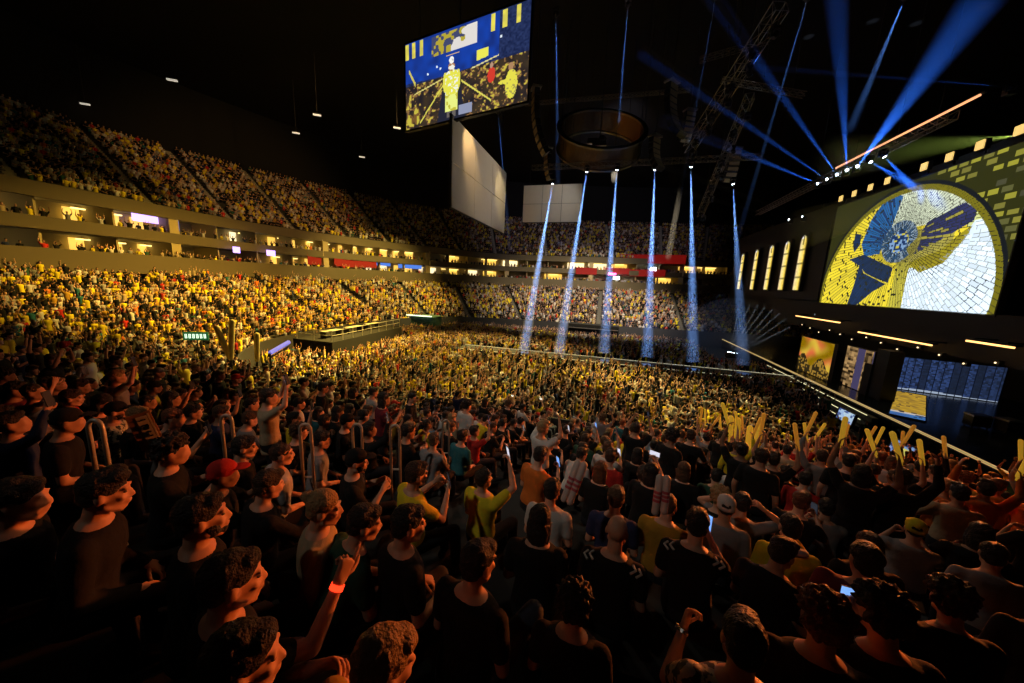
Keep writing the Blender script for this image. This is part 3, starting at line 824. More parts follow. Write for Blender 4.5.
# tall arched window screens left of the big screen
arch_m = attr_mat('led_arch', True, 1.1)
def arch(y, z0, z1, w_, lab):
    n = 28; V = []; F = []; cols = []
    for j in range(n + 1):
        v = j / n; z = z0 + (z1 - z0) * v
        hw = w_ / 2 if v < .86 else w_ / 2 * math.sqrt(max(0, 1 - ((v - .86) / .14) ** 1.6))
        hw = max(hw, .015)
        for i in range(9): V.append((21.9, y + hw - 2 * hw * i / 8, z))
    for j in range(n):
        for i in range(8):
            a = j * 9 + i; F.append((a, a + 1, a + 10, a + 9))
            v = j / n; u = i / 7
            c = (.92, .8, .22) if v < .9 else (.9, .95, .6)
            k = 1.0
            if j % 7 == 6: k = .35
            if i in (0, 7): k *= .55
            if v > .8 and 2 < i < 5: c = (.25, .2, .03)
            q = (.85 + .3 * hsh(i, j, y)) * k; cols.append((c[0] * q, c[1] * q * (.95 - .25 * abs(u - .3)), c[2] * q * (1.7 - 1.4 * u), 1))
    me = bpy.data.meshes.new('arched_window_screen'); me.from_pydata(V, [], F)
    at = me.attributes.new('colour', 'FLOAT_COLOR', 'FACE'); at.data.foreach_set('color', np.array(cols, dtype=np.float32).ravel()); me.materials.append(arch_m)
    o = bpy.data.objects.new('arched_window_screen', me); C.objects.link(o)
    mb = MB(); mb.box((22.1, y, (z0 + z1) / 2), (.3, w_ + .3, z1 - z0 + .3)); mb.build('frame', black_steel, o)
    tag(o, lab, 'screen')
for i, (y, z1) in enumerate(((50.6, 16.2), (54.6, 16.0), (59.2, 16.0), (64.5, 15.9), (70.5, 15.8))):
    arch(y, 9.6, z1, 1.35, 'tall arched yellow window screen, ' + ['first from the giant stage screen', 'second from the giant stage screen', 'third and middle one of five', 'second from the far end of the row', 'farthest from the giant stage screen'][i])
mb = MB(); mb.box((22.9, 60, 12.8), (1.0, 27, 8.6)); structure(mb.build('wall_window_screens', header))

# screens at the back of the stage
def paint_gold(x, y):
    a = .5 + .5 * math.sin(x * 1.3 + 2 * math.sin(y * 1.7)); b = .5 + .5 * math.sin(y * 3.1 + math.sin(x * 2.2) * 1.5)
    if y < 1.3 + .5 * math.sin(x * 2.1): return (.03, .02, .006) if hsh(int(x * 5), int(y * 6)) < .6 else (.35, .2, .03)
    return (.75 * (.35 + .65 * a), .5 * (.3 + .7 * b * a), .05 * a)
o = led_screen('stage_screen', (19.4, 41.6, 1.45), (0, -5.4, 0), (0, 0, 3.4), 70, 42, paint_gold, led_small, black_steel, .06, .2)
tag(o, 'low golden screen standing at the far half of the stage', 'screen')
def paint_strip(x, y):
    q = hsh(int(x * 3), int(y * 5)); 
    return (.5 * q, .3 * q, .12 * q) if x < 1.4 or (2.2 < x < 3.1) else (.06, .05, .12)
o = led_screen('stage_screen', (20.3, 36.2, 1.45), (0, -3.3, 0), (0, 0, 3.4), 40, 34, paint_strip, led_small, black_steel, .06, .2)
tag(o, 'narrow dim screen with amber columns right beside the low golden screen', 'screen')
mb = MB(); mb.box((20.6, 31.9, 3.1), (.9, 1.2, 4.2)); mb.box((20.1, 32.9, 2.6), (.2, .8, 2.6)); structure(mb.build('wall_stage_pillar', header))
def paint_blue(x, y):
    k = (x / .42) % 1; i = int(x / .42); 
    if k < .12: return (.004, .006, .015)
    q = hsh(int(x / .14), int(y * 9), 2); w_ = (.12 if i in (3, 7, 8, 10) else 1.0) * (.5 + .5 * hsh(i, 5)) * max(.15, 1 - x / 7)
    if y < .1 + .06 * math.sin(x * .9): return (.35, .42, .55)
    return (.05 * q * w_ + .01, .11 * q * w_ + .015, .36 * q * w_ + .03)
o = led_screen('stage_screen', (24.2, 36.3, 1.45), (5.4, -1.55, 0), (0, 0, 2.75), 110, 50, paint_blue, led_small, black_steel, .06, .2)
tag(o, 'blue patterned screen wall facing across the near half of the stage', 'screen')
def paint_floor_reflection(x, y):  # gold and blue floor reflection, painted as a glowing patch
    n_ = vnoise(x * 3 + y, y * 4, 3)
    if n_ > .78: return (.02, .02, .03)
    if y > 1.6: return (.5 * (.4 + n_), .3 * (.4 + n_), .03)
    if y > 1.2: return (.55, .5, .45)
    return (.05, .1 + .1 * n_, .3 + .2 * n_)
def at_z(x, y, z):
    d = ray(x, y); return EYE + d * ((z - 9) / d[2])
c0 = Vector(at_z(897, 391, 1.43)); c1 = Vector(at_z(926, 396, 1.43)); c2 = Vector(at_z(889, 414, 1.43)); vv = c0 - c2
o = led_screen('stage_floor_reflection', c2, (c1 - c0), (vv.x, vv.y, 0), 50, 40, paint_floor_reflection, led_small, black_steel, .05, .02)
tag(o, 'gold and blue reflection on the stage floor, painted in striped glowing colour', 'screen')
# blurred show equipment standing on the stage at the near side
for i in range(7):
    x = 22.5 + i * 1.15; y = 27.2 - .3 * i
    root = empty('equipment_case', (x, y, 1.4), .3 * i)
    mb = MB(); mb.box((0, 0, .4), (.9, .6, .62)); mb.build('body', plastic_black, root)
    mb = MB(); mb.box((0, 0, .76), (.94, .64, .1)); mb.build('lid', grey_steel, root)
    for sx in (-1, 1):
        for sy in (-1, 1):
            mb = MB(); mb.ell((sx * .36, sy * .22, .05), (.045, .045, .05), 8, 6); mb.build('wheel', black_steel, root)
    tag(root, 'low black flight case on the dark near side of the stage', 'case', 'flight cases on the stage')

# monitors on the floor in front of the stage
def paint_mon(x, y):
    q = hsh(int(x * 6), int(y * 7)); return (.25 + .3 * q, .4 + .3 * q, .75) if q > .25 else (.08, .12, .3)
def paint_mon2(x, y):
    q = hsh(int(x * 6), int(y * 7), 5)
    if abs(x - .9) < .35 and y < .45: return (.6, .55, .12)
    return (.06 + .2 * q, .12 + .3 * q, .55) if q > .2 else (.03, .04, .12)
for k, (x0, y0, x1, y1, X, hh, pf, lab) in enumerate(((838, 407, 853, 414, 16.2, .75, paint_mon, 'pale blue monitor below the stage edge, by the dark floor crowd'), (891, 437, 914, 447, 15.4, .72, paint_mon2, 'blue and yellow monitor in front of the stage among raised yellow sticks'))):
    a, b = at_x(x0, y0, X), at_x(x1, y1, X)
    O = Vector((X, a[1], a[2] - hh)); u = Vector((0.05, b[1] - a[1], 0)); vv = Vector((.12, 0, hh))
    o = led_screen('floor_monitor', O, u, vv, 24, 14, pf, led_small, plastic_black, .06, .12)
    p = O + u / 2; mb = MB(); mb.tube([p + Vector((.12, 0, 0)), (p.x + .12, p.y, .03)], .05, 8); mb.box((p.x + .12, p.y, .03), (.9, .6, .06)); s_ = mb.build('stand', black_steel, o); s_.location = -O
    tag(o, lab, 'monitor')

# walkway crossing the floor
mb = MB(); mb.box((.5, 37.6, .55), (35, 2.6, 1.1)); structure(mb.build('floor_walkway', black_steel))
for y, lab in ((36.25, 'thin bright light strip along the near edge of the walkway across the floor'), (38.95, 'thin bright light strip along the far edge of the walkway across the floor')):
    mb = MB(); mb.box((.5, y, 1.12), (35, .04, .04)); tag(mb.build('walkway_edge_light', mat('walkway_led', (1, 1, .8), emit=(1, .93, .6), estr=.5)), lab, 'light strip')

# ------------------------------------------------------------------ rigging
def lattice(mb, a, b, w_=.5, bays=None, r=.035):
    a = Vector(a); b = Vector(b); d = b - a; L = d.length; u, v = frame(d); bays = bays or max(2, int(L / (w_ * 1.4)))
    cs = [u * w_ / 2 + v * w_ / 2, -u * w_ / 2 + v * w_ / 2, -u * w_ / 2 - v * w_ / 2, u * w_ / 2 - v * w_ / 2]
    for c in cs: mb.tube([a + c, b + c], r, 5)
    for k in range(bays):
        p = a + d * (k / bays); q = a + d * ((k + 1) / bays)
        for j in range(4):
            mb.tube([p + cs[j], q + cs[(j + 1) % 4]], r * .6, 4, False); mb.tube([p + cs[j], p + cs[(j + 1) % 4]], r * .6, 4, False)
def truss(a, b, lab, w_=.5, hang=True, name='lighting_truss'):
    root = empty(name, a); mb = MB(); lattice(mb, a, b, w_); o = mb.build('lattice', truss_metal, root); o.location = -Vector(a)
    if hang:
        for f in (.15, .5, .85):
            p = Vector(a).lerp(Vector(b), f); mb = MB(); mb.tube([p, (p.x, p.y, 36)], .025, 4); q = mb.build('suspension_cable', black_steel, root); q.location = -Vector(a)
    return tag(root, lab, 'truss')
SLOPE_A = [(at_y(781, 6, 27), at_y(688, 150, 36)), (at_y(750, 96, 33), at_y(700, 215, 46))]
truss((20.3, 31, 20.9), (20.3, 62, 20.9), 'long horizontal truss above the stage holding the blue beam lamps', .55)
truss((-9.5, 39.2, 21.6), (12.5, 39.2, 21.6), 'horizontal truss over the floor holding the row of downward beam lamps', .45)
pA = at_y(781, 6, 26); pB = at_y(655, 222, 46)
truss(at_y(781, 6, 27), at_y(688, 150, 36), 'long sloping lattice truss running down from the top of the picture', .8)
truss(at_y(750, 96, 33), at_y(700, 215, 46), 'second sloping lattice truss behind the long one, closer to the stage', .6)
truss(at_y(525, 104, 42), at_y(690, 90, 42), 'thin horizontal truss above the round ring of the centre rig', .3)
truss(at_y(722, 80, 40), at_y(805, 95, 40), 'short horizontal truss in the roof between the two sloping trusses', .4)
truss(at_y(700, 60, 48), at_y(770, 40, 48), 'small upper truss near the roof right of the long sloping truss', .5)
# orange glowing tube over the beam lamps
a, b = at_x(836, 168, 20), at_x(980, 95, 20)
mb = MB(); mb.tube([a, b], .07, 8); o = mb.build('glowing_tube', mat('orange_tube', (1, .5, .2), emit=(1, .42, .2), estr=1.4)); mb = MB(); mb.box(((a + b) / 2 + np.array([.12, 0, .02])), (.12, abs(a[1] - b[1]) + .3, .16)); mb.build('housing', black_steel, o)
for f in (.2, .8):
    p = a + (b - a) * f; MB().tube([p, (p[0], p[1], 36)], .02, 4).build('suspension_cable', black_steel, o)
tag(o, 'long thin orange glowing tube slanting above the blue beam lamps', 'light tube')

# circular ring rig with its inner glow
rc = at_y(600, 138, 42)
root = empty('ring_truss', rc); RT = Matrix.Rotation(R_(12), 4, 'Y') @ Matrix.Rotation(R_(44), 4, 'X'); root.rotation_euler = RT.to_euler(); RTI = RT.inverted()
def ring(mb, c, R, z0, z1, th, n=48):
    V = []; 
    for i in range(n):
        a = 2 * math.pi * i / n
        for rr, zz in ((R, z0), (R, z1), (R - th, z1), (R - th, z0)): V.append((c[0] + rr * math.cos(a), c[1] + rr * math.sin(a), zz))
    mb.add(V, [(i * 4 + j, ((i + 1) % n) * 4 + j, ((i + 1) % n) * 4 + (j + 1) % 4, i * 4 + (j + 1) % 4) for i in range(n) for j in range(4)])
mb = MB(); ring(mb, (0, 0), 4.6, -1.1, .9, .12); mb.build('ring_band', mat('bronze_band', (.07, .045, .025), .4, .6), root)
mb = MB(); ring(mb, (0, 0), 4.9, .95, 1.15, .5); ring(mb, (0, 0), 4.75, -1.35, -1.15, .4); mb.build('rim', truss_metal, root)
for k in range(6):
    a = k * math.pi / 3; mb = MB(); p = RT @ Vector((4.5 * math.cos(a), 4.5 * math.sin(a), 1.1)); mb.tube([RTI @ p, RTI @ Vector((p.x, p.y, 36 - rc[2]))], .03, 4); mb.build('suspension_cable', black_steel, root)
tag(root, 'round bronze ring truss hanging in the middle of the roof rig', 'ring truss')
mb = MB(); mb.box((0, 0, -.6), (1.5, 1.2, .8)); mb.box((.3, -.7, -.3), (.5, .3, .5)); mb.box((-1.0, .2, -.2), (.8, .5, .5)); cc = mb.build('hoist_motor', truss_metal, loc=tuple(rc)); mb = MB(); mb.tube([(0, 0, 0), (0, 0, 36 - rc[2])], .04, 6); mb.build('chain', black_steel, cc)
tag(cc, 'hoist motor hanging inside the round ring truss', 'motor')
spot('ring_glow_lamp', (rc[0] + .5, rc[1] - .5, rc[2] + .3), (rc[0] + 3.6, rc[1] + 2.5, rc[2] + 2.0), 260, (1, .36, .08), 60)

# curved line arrays
def line_array(px, py, Y, hgt, bend, lab, n=9, face=0.0):
    top = at_y(px, py, Y); root = empty('line_array_speaker', top)
    p = Vector((0, 0, 0)); ang = 0
    for k in range(n):
        h = hgt / n; ang = bend * (k / n) ** 1.5
        M = Matrix.Rotation(face, 4, 'Z') @ Matrix.Translation(p) @ Matrix.Rotation(ang, 4, 'X')
        mb = MB(); mb.box((0, 0, -h / 2), (1.25, .5, h * .9), M); c = mb.build('speaker_cabinet', plastic_black, root)
        mb = MB(); mb.box((0, -.27, -h / 2), (1.1, .03, h * .7), M); mb.build('grille', mat('speaker_grille', (.3, .24, .15), .5, .3), c)
        p = p + Vector((0, -math.sin(-ang) * h, -math.cos(ang) * h))
    mb = MB(); mb.box((0, 0, .15), (1.2, .9, .15), Matrix.Rotation(face, 4, 'Z')); mb.build('rigging_frame', grey_steel, root)
    mb = MB(); mb.tube([(0, 0, .2), (0, 0, 36 - top[2])], .03, 4); mb.build('chain', black_steel, root)
    tag(root, lab, 'loudspeaker')
line_array(536, 90, 36, 6.0, .7, 'curved hanging speaker column just right of the big hanging screen', face=-1.1)
line_array(548, 150, 44, 3.4, .5, 'short hanging speaker column below left of the round ring truss', 6, face=-1.0)
line_array(672, 84, 36, 5.0, -.9, 'large curved speaker column right of the round ring truss', face=.9)
line_array(655, 138, 38, 3.2, -.9, 'lower curved speaker column right of the round ring truss', 6, face=.9)
line_array(690, 112, 44, 3.0, .6, 'speaker column hanging behind the long sloping truss', 6, face=.5)
line_array(735, 150, 44, 3.2, .6, 'speaker column near the lower end of the sloping trusses', 6, face=.3)

# hanging screens of the centre rig
def el(u, v, cu, cv, ru, rv): return ((u - cu) / ru) ** 2 + ((v - cv) / rv) ** 2 < 1
def paint_hang(x, y):
    u = x / 10.0; v = 1 - y / 5.9
    n1 = vnoise(u * 46, v * 26, 1); n2 = vnoise(u * 90, v * 60, 2); n3 = vnoise(u * 22, v * 13, 3)
    if .015 < v < .19:
        for c in (.0, .062, .13, .715, .8, .895):
            if c <= u < c + .03: return (.85 * (.7 + .4 * n1), .74 * (.7 + .4 * n1), .1)
    if .235 < u < .61 and .03 < v < .25:
        m_ = (u - .235) * 1.6 + n3 * .5
        return (.8, .76, .72) if m_ > .62 else (.5, .4, .04) if n1 > .48 else (.06, .07, .16)
    # player in the middle
    if el(u, v, .405, .345, .02, .04) : return (1, 1, .95) if n2 > .3 else (.6, .6, .6)
    if el(u, v, .405, .415, .028, .045): return (.95, .92, .8) if n1 > .42 else (.45, .22, .1)
    if el(u, v, .405, .50, .055, .05) or (.352 < u < .462 and .5 < v < .72 and abs(u - .405) < .06 - .02 * abs(v - .5)): return (.95, .98, .85) if n2 > .66 else (.85, .82, .08)
    if el(u, v, .352, .57, .018, .11) or el(u, v, .462, .57, .018, .11): return (.85, .8, .1)
    if .72 <= v < .9 and abs(u - .405) < .052: return (.88, .95, .25) if n1 > .3 else (.6, .55, .05)
    if .9 <= v < .97 and (abs(u - .385) < .014 or abs(u - .428) < .014): return (.15, .13, .12)
    if abs(v - .285) < .006 and .36 < u < .47: return (.8, .5, .2)
    if abs(v - (.95 - (u - .13) * 1.75)) < .012 and .13 < u < .34: return (.75, .68, .1)
    if abs(v - (.60 + (u - .49) * 1.25)) < .011 and .49 < u < .73: return (.8, .72, .12)
    if .61 < u < .70 and .33 < v < .44 - .2 * (u - .61): return (.9, .85, .1)
    if abs(v - (.60 - (u - .09) * .33)) < .007 and .08 < u < .33: return (.75, .65, .2)
    if abs(v - (.50 - (u - .57) * .25)) < .007 and .57 < u < .78: return (.8, .7, .3)
    if .03 < u < .09 and abs(v - (.32 + (u - .03) * 3.0)) < .025: return (.7, .6, .1)
    if .47 < u < .58 and .86 < v < .97: return (.3, .33, .48)
    if el(u, v, .725, .53, .013, .03): return (.5, .3, .2)
    if el(u, v, .725, .63, .03, .08): return (.7, .05, .03)
    if el(u, v, .87, .60, .02, .04): return (.45, .25, .12)
    if el(u, v, .875, .78, .045, .15) or el(u, v, .83, .74, .05, .025): return (.85, .78, .08) if n2 > .25 else (.4, .35, .1)
    if el(u, v, .1, .86, .03, .1) or el(u, v, .04, .9, .03, .07): return (.6, .5, .06) if n1 > .4 else (.2, .1, .03)
    for (a, b) in ((.28, .37), (.31, .40), (.2, .42), (.79, .27)):
        if el(u, v, a, b, .008, .014): return (.8, .9, 1)
    if v < .5 - .1 * abs(u - .4) and u < .78:
        b = n3; return (.01, .03 + .03 * b, .2 + .25 * b)
    if v < .5: return (.008 + .02 * n2, .015 + .03 * n2, .06 + .08 * n2)
    if abs(u - .405) < .12 * v: return (.02, .022, .04)
    w_ = n1 * .6 + n2 * .4
    return (.62, .5, .06) if w_ > .72 else (.25, .13, .05) if w_ > .58 else (.015 + .05 * n3, .013 + .03 * n3, .02)
A = Vector((-.542 * 30, .84 * 30, 0)); B = Vector((-.257 * 24.83, .967 * 24.83, 0)); zb, zt = 20.25, 26.1
o = led_screen('hanging_screen', (A.x, A.y, zb), (B.x - A.x, B.y - A.y, .62), (0, 0, zt - zb), 200, 120, paint_hang, led_small, black_steel, .12, .35)
for f in (.1, .9):
    q = A.lerp(B, f) + Vector((0.1, .3, zt)); c = MB().tube([q, (q.x, q.y, 36)], .03, 4).build('suspension_cable', black_steel, o); c.location = -Vector((A.x, A.y, zb))
tag(o, 'big hanging video screen showing a player in yellow walking between fans', 'screen')
def blank(O, U, zt_, nseam, lab):
    O = Vector(O); U = Vector(U); L = U.length; h = zt_ - O.z; u = U.normalized(); nrm = u.cross(Vector((0, 0, 1)))
    root = empty('projection_screen', O); rz = math.atan2(U.y, U.x); root.rotation_euler = (0, 0, rz)
    cols = 3; rows = 2
    for i in range(cols):
        for j in range(rows):
            mb = MB(); mb.box((L * (i + .5) / cols, 0, h * (j + .5) / rows), (L / cols - .05, .08, h / rows - .05)); mb.build('screen_panel', white_fabric, root)
    mb = MB()
    for z in (0, h): mb.box((L / 2, .1, z), (L + .2, .16, .12))
    for x in (0, L): mb.box((x, .1, h / 2), (.12, .16, h))
    for i in range(1, cols): mb.box((L * i / cols, .14, h / 2), (.08, .1, h))
    mb.build('frame', black_steel, root)
    for f in (.1, .9): MB().tube([(L * f, .1, h), (L * f, .1, 36 - O.z)], .03, 4).build('suspension_cable', black_steel, root)
    return tag(root, lab, 'screen')
blank((-12, 24.4, 14.37), (0, 13.2, 0), 20.7, 2, 'large blank cream screen hanging below the video screen, lit by warm spots')
blank((-13.2, 50, 17.7), (8.3, 0, 0), 22.75, 0, 'smaller blank grey screen hanging farther away behind the first light beams')

# ------------------------------------------------------------------ lamps with beams in the haze
def haze_mat(name, dens, aniso=0.3):
    if name in MATS: return MATS[name]
    m = bpy.data.materials.new(name); m.use_nodes = True; nt = m.node_tree; nt.nodes.clear()
    o = nt.nodes.new('ShaderNodeOutputMaterial'); v = nt.nodes.new('ShaderNodeVolumeScatter')
    v.inputs['Color'].default_value = (1, 1, 1, 1); v.inputs['Density'].default_value = dens; v.inputs['Anisotropy'].default_value = aniso
    nt.links.new(v.outputs[0], o.inputs['Volume']); MATS[name] = m; return m
HZ = haze_mat('stage_haze', .05, 0.0)
lens_w = mat('lamp_lens', (1, 1, 1), emit=(.75, .88, 1), estr=22)
def make_head():
    root = empty('moving_head_lamp')
    mb = MB(); mb.box((0, 0, .34), (.42, .34, .16)); mb.build('base', plastic_black, root)
    mb = MB(); mb.box((-.24, 0, .1), (.06, .2, .45)); mb.box((.24, 0, .1), (.06, .2, .45)); mb.box((0, 0, .26), (.5, .2, .06)); mb.build('yoke', plastic_black, root)
    hd = MB().tube([(0, 0, .2), (0, 0, .12), (0, 0, -.12), (0, 0, -.2)], [.1, .17, .17, .15], 14).build('head', plastic_black, root)
    MB().ell((0, 0, -.205), (.125, .125, .02), 14, 6).build('lens', lens_w, hd)
    return root
PROTO_HEAD = make_head(); N_LAMP = [0]
off_lens = mat('unlit_lens', (.05, .06, .07), .15)
for a_, b_ in SLOPE_A:
    for k in range(9):
        c_ = copy_tree(PROTO_HEAD); f_ = (k + .5) / 9; p_ = Vector(a_).lerp(Vector(b_), f_); c_.location = p_ + Vector((.25 * (-1) ** k, 0, -.95)); c_.rotation_euler = (0, 0, k * .7)
        for h_ in c_.children:
            if h_.name.startswith('head'):
                h_.rotation_euler = (.6 * math.sin(k * 2.1), .5 * math.cos(k * 1.3), 0)
                for l_ in h_.children: l_.data = l_.data.copy(); l_.data.materials[0] = off_lens
        tag(c_, 'unlit black moving head lamp hanging under one of the two sloping lattice trusses', 'stage light', 'unlit lamps under the sloping trusses')
def beam(A, B, r0, r1, col, power, lab, group, blend=.5, invert=False):
    A = Vector(A); B = Vector(B); d = B - A; L = d.length
    root = PROTO_HEAD if N_LAMP[0] == 0 else copy_tree(PROTO_HEAD); N_LAMP[0] += 1
    root.location = A
    q = d.to_track_quat('-Z', 'Y')
    for ch in root.children:
        if ch.name.startswith('head'): ch.rotation_mode = 'QUATERNION'; ch.rotation_quaternion = q
        if invert and not ch.name.startswith('head'): ch.rotation_euler = (math.pi, 0, 0)
    tag(root, lab, 'stage light', group)
    dn = d.normalized(); A2 = A + dn * .24
    ang = 2 * math.degrees(math.atan(r1 / L))
    spot('beam_light', A2, B, power, col, ang * 1.04, 1.0, .02)
    mb = MB(); u, v = frame(d); n = 20; V = []
    for p, r in ((A2, r0), (B, r1)):
        for k in range(n):
            a = 2 * math.pi * k / n; V.append(tuple(p + u * math.cos(a) * r + v * math.sin(a) * r - A))
    mb.add(V, [(k, (k + 1) % n, n + (k + 1) % n, n + k) for k in range(n)] + [tuple(range(n))[::-1], tuple(range(n, 2 * n))])
    o = mb.build('beam_haze', HZ); o.location = A
    tag(o, 'lit haze inside the ' + lab.replace('lamp', 'beam', 1), 'haze', (group + ' haze') if group else None, 'stuff')
    return root
BLU = (.025, .17, 1.0)
P1 = 30000
heads = ((553, 182, 524, 350), (587, 170, 559, 353), (617, 168, 604, 353), (655, 168, 647, 357), (691, 165, 693, 362), (733, 182, 743, 365))
nth = ('first', 'second', 'third', 'fourth', 'fifth', 'sixth')
for k, (x0, y0, x1, y1) in enumerate(heads):
    A = at_y(x0, y0, 39); A[2] = 21.0 if k not in (0, 5) else 19.9; B = at_y(x1, y1, 37.6 if k < 5 else 38)
    A = at_y(x0, y0, 39)
    beam(A, B, .1, .72, (.2, .42, 1), P1 * (25 if k < 4 else 19 if k == 4 else 7), f'lamp of the {nth[k]} downward blue beam over the floor, counted from the hanging screens', None)
up = [((847, 171), (836, -10), 22, .52, 4.2, 'wide blue beam rising straight up above the stage truss'),
      ((857, 167), (985, -5), 19, .8, 6.0, 'widest blue beam fanning up and towards the viewer'),
      ((837.6, 175.5), (703, -16), 24, .5, 4.0, 'long blue beam slanting up across the long lattice truss'),
      ((827.5, 180), (640, 52), 26, .45, 3.0, 'blue beam slanting past the second lattice truss'),
      ((818.5, 184), (662, 120), 32, .55, 2.4, 'lower slanting blue beam crossing the downward beams'),
      ((803.5, 217.5), (655, 163), 42, .4, 1.2, 'faint slanting beam from the far end of the stage truss'),
      ((790, 220), (675, 190), 46, .35, .8, 'faintest low slanting beam beside the arched window screens'),
      ((869, 161), (920, 190), None, .4, .8, 'short blue beam pointing down onto the top of the giant screen'),
      ((883, 155), (913, 187), None, .3, .7, 'second short blue beam pointing down onto the top of the giant screen'),
      ((1011, 87), (740, 66), 40, .3, .4, 'faint flat beam crossing the roof from the right edge')]
for k, ((x0, y0), (x1, y1), yb, r1, pw, lab) in enumerate(up):
    A = at_x(x0, y0, 20) if k != 9 else at_x(x0, y0, 21)
    if yb is None: B = at_x(x1, y1, 21.6)
    else: B = at_y(x1, y1, yb)
    L = np.linalg.norm(B - A)
    beam(A, B, .1, r1, BLU, P1 * pw * 1.5, 'lamp of the ' + lab.replace('beam', 'shaft'), None, invert=yb is not None)
# thinner beams coming down from the roof
for k, ((x0, y0), (x1, y1), Y0, Y1, pw, lab) in enumerate((((556, 14), (558, 185), 32, 60, .9, 'thin steep beam from the roof beside the hanging video screen'), ((628, 4), (614, 180), 32, 58, .9, 'thin steep beam passing through the round ring truss'), ((498, 112), (510, 250), 40, 66, .8, 'thin beam between the blank cream screen and the grey screen'),
        ((716, -4), (668, 258), 34, 62, 1.0, 'long thin beam leaning across the left side of the lattice truss'), ((808, -2), (737, 240), 34, 66, .9, 'long thin beam leaning across both lattice trusses'), ((906, -4), (850, 130), 30, 46, .5, 'very faint thin beam between the two widest blue ones'))):
    A = at_y(x0, y0, Y0); B = at_y(x1, y1, Y1)
    beam(A, B, .08, .5, (.12, .32, 1), P1 * pw * 4.5, 'lamp of the ' + lab.replace('beam', 'shaft'), None)
# white fan of beams at the far stage corner
base = at_y(728, 354, 45); tips = ((741, 303), (750, 304), (758, 305), (765, 307), (773, 309), (780, 313), (787, 318), (790, 327))
for k, (x, y) in enumerate(tips):
    B = at_y(x, y, 45.5); A = base + np.array([.12 * k, .25 * (k % 2), 0])
    beam(A, B, .03, .10, (.7, .82, 1), P1 * 1.6, 'lamp of a narrow white shaft in the fan rising at the far stage corner', 'lamps of the white fan at the far stage corner', invert=True)
# soft greenish haze lit from the side near the screen
for k, ((x0, y0), (x1, y1), pw) in enumerate((((1022, 135), (830, 160), 1.0), ((1022, 160), (800, 230), .6))):
    A = at_x(x0, y0, 24.5); B = at_x(x1, y1, 19)
    beam(A, B, .2, 2.2, (.55, .75, .12), P1 * pw * .12, ['lamp of the upper dim green shaft above the giant screen', 'lamp of the lower dim green shaft above the giant screen'][k], None)

# ------------------------------------------------------------------ platform and booth at the left of the floor
def rail_line(name, pts, h, m, lab, group=None):
    root = empty(name, pts[0]); o0 = Vector(pts[0])
    for a, b in zip(pts[:-1], pts[1:]):
        mb = MB()
        for z in (h, h * .55): mb.tube([Vector(a) - o0 + Vector((0, 0, z)), Vector(b) - o0 + Vector((0, 0, z))], .03, 6)
        mb.build('rail', m, root)
    L = []
    for a, b in zip(pts[:-1], pts[1:]):
        n = max(1, int((Vector(b) - Vector(a)).length / 1.6))
        for k in range(n + 1): L.append(Vector(a).lerp(Vector(b), k / n))
    for p in L:
        mb = MB(); mb.tube([p - o0, p - o0 + Vector((0, 0, h))], .03, 6); mb.build('post', m, root)
    return tag(root, lab, 'railing', group)
pf = MB(); pf.prism([(-31.5, 27.5), (-26.5, 27.5), (-27.5, 41), (-32, 41)], 0, 2.3)
tag(pf.build('camera_platform', black_cloth), 'black clad raised platform between the floor crowd and the long side stand', 'platform')
rail_line('platform_railing', [(-31.3, 27.8, 2.3), (-26.8, 27.8, 2.3), (-27.7, 40.8, 2.3)], 1.1, rail_metal, 'yellow lit metal railing around the black raised platform')
for k in range(3):
    root = empty('work_desk', (-29 - .2 * k, 30 + 3.6 * k, 2.3), 1.6)
    MB().box((0, 0, .74), (2.4, .8, .05)).build('desk_top', mat('desk_top', (.35, .33, .25), .6), root)
    for sx in (-1.1, 1.1): MB().box((sx, 0, .36), (.05, .7, .72)).build('leg', black_steel, root)
    tag(root, 'work desk on the black raised platform, ' + ('nearest to the viewer', 'in the middle of three', 'farthest from the viewer')[k], 'desk')
bo = MB(); bo.prism([(-33, 50), (-27.5, 50.5), (-28.2, 54), (-32.6, 54)], 0, 2.8)
o = bo.build('camera_booth', mat('booth_teal', (.03, .07, .06), .7)); MB().box((-30.3, 50.1, 2.95), (4.6, .3, .14)).build('light_strip', mat('booth_glow', (1, 1, .9), emit=(.8, 1, .75), estr=1.6), o); MB().box((-30.2, 52, 2.82), (5, 3.4, .06)).build('top', mat('booth_top', (.1, .2, .15), .7), o)
tag(o, 'dark teal booth with a pale green light strip at the foot of the far stand', 'booth')
bo = MB(); bo.box((-2.2, 57.5, 1.4), (8, 2.4, 2.8)); o = bo.build('camera_booth', black_cloth); MB().box((-2.2, 56.2, 2.2), (7.8, .1, .12)).build('trim', grey_steel, o)
tag(o, 'dark box platform at the far end of the floor between two light beams', 'platform')
for k, (x, y) in enumerate(((196, 336),)):
    p = at_d(x, y, 27); root = empty('exit_light', p, .5)
    root.scale = (.62, .62, .62); MB().box((0, 0, 0), (2.0, .15, .75)).build('body', mat('sign_green', (.02, .12, .05), .6, emit=(.02, .25, .08), estr=.3), root)
    for j in range(6): MB().box((-.75 + .3 * j, -.09, 0), (.17, .03, .4)).build('lit_cell', mat('sign_white', (1, 1, 1), emit=(.75, 1, .75), estr=1.3), root)
    MB().tube([(0, .1, -.3), (0, .1, -2.4)], .06, 6).build('post', black_steel, root)
    tag(root, 'green framed lit sign of white cells above the crowd by the long side', 'sign')
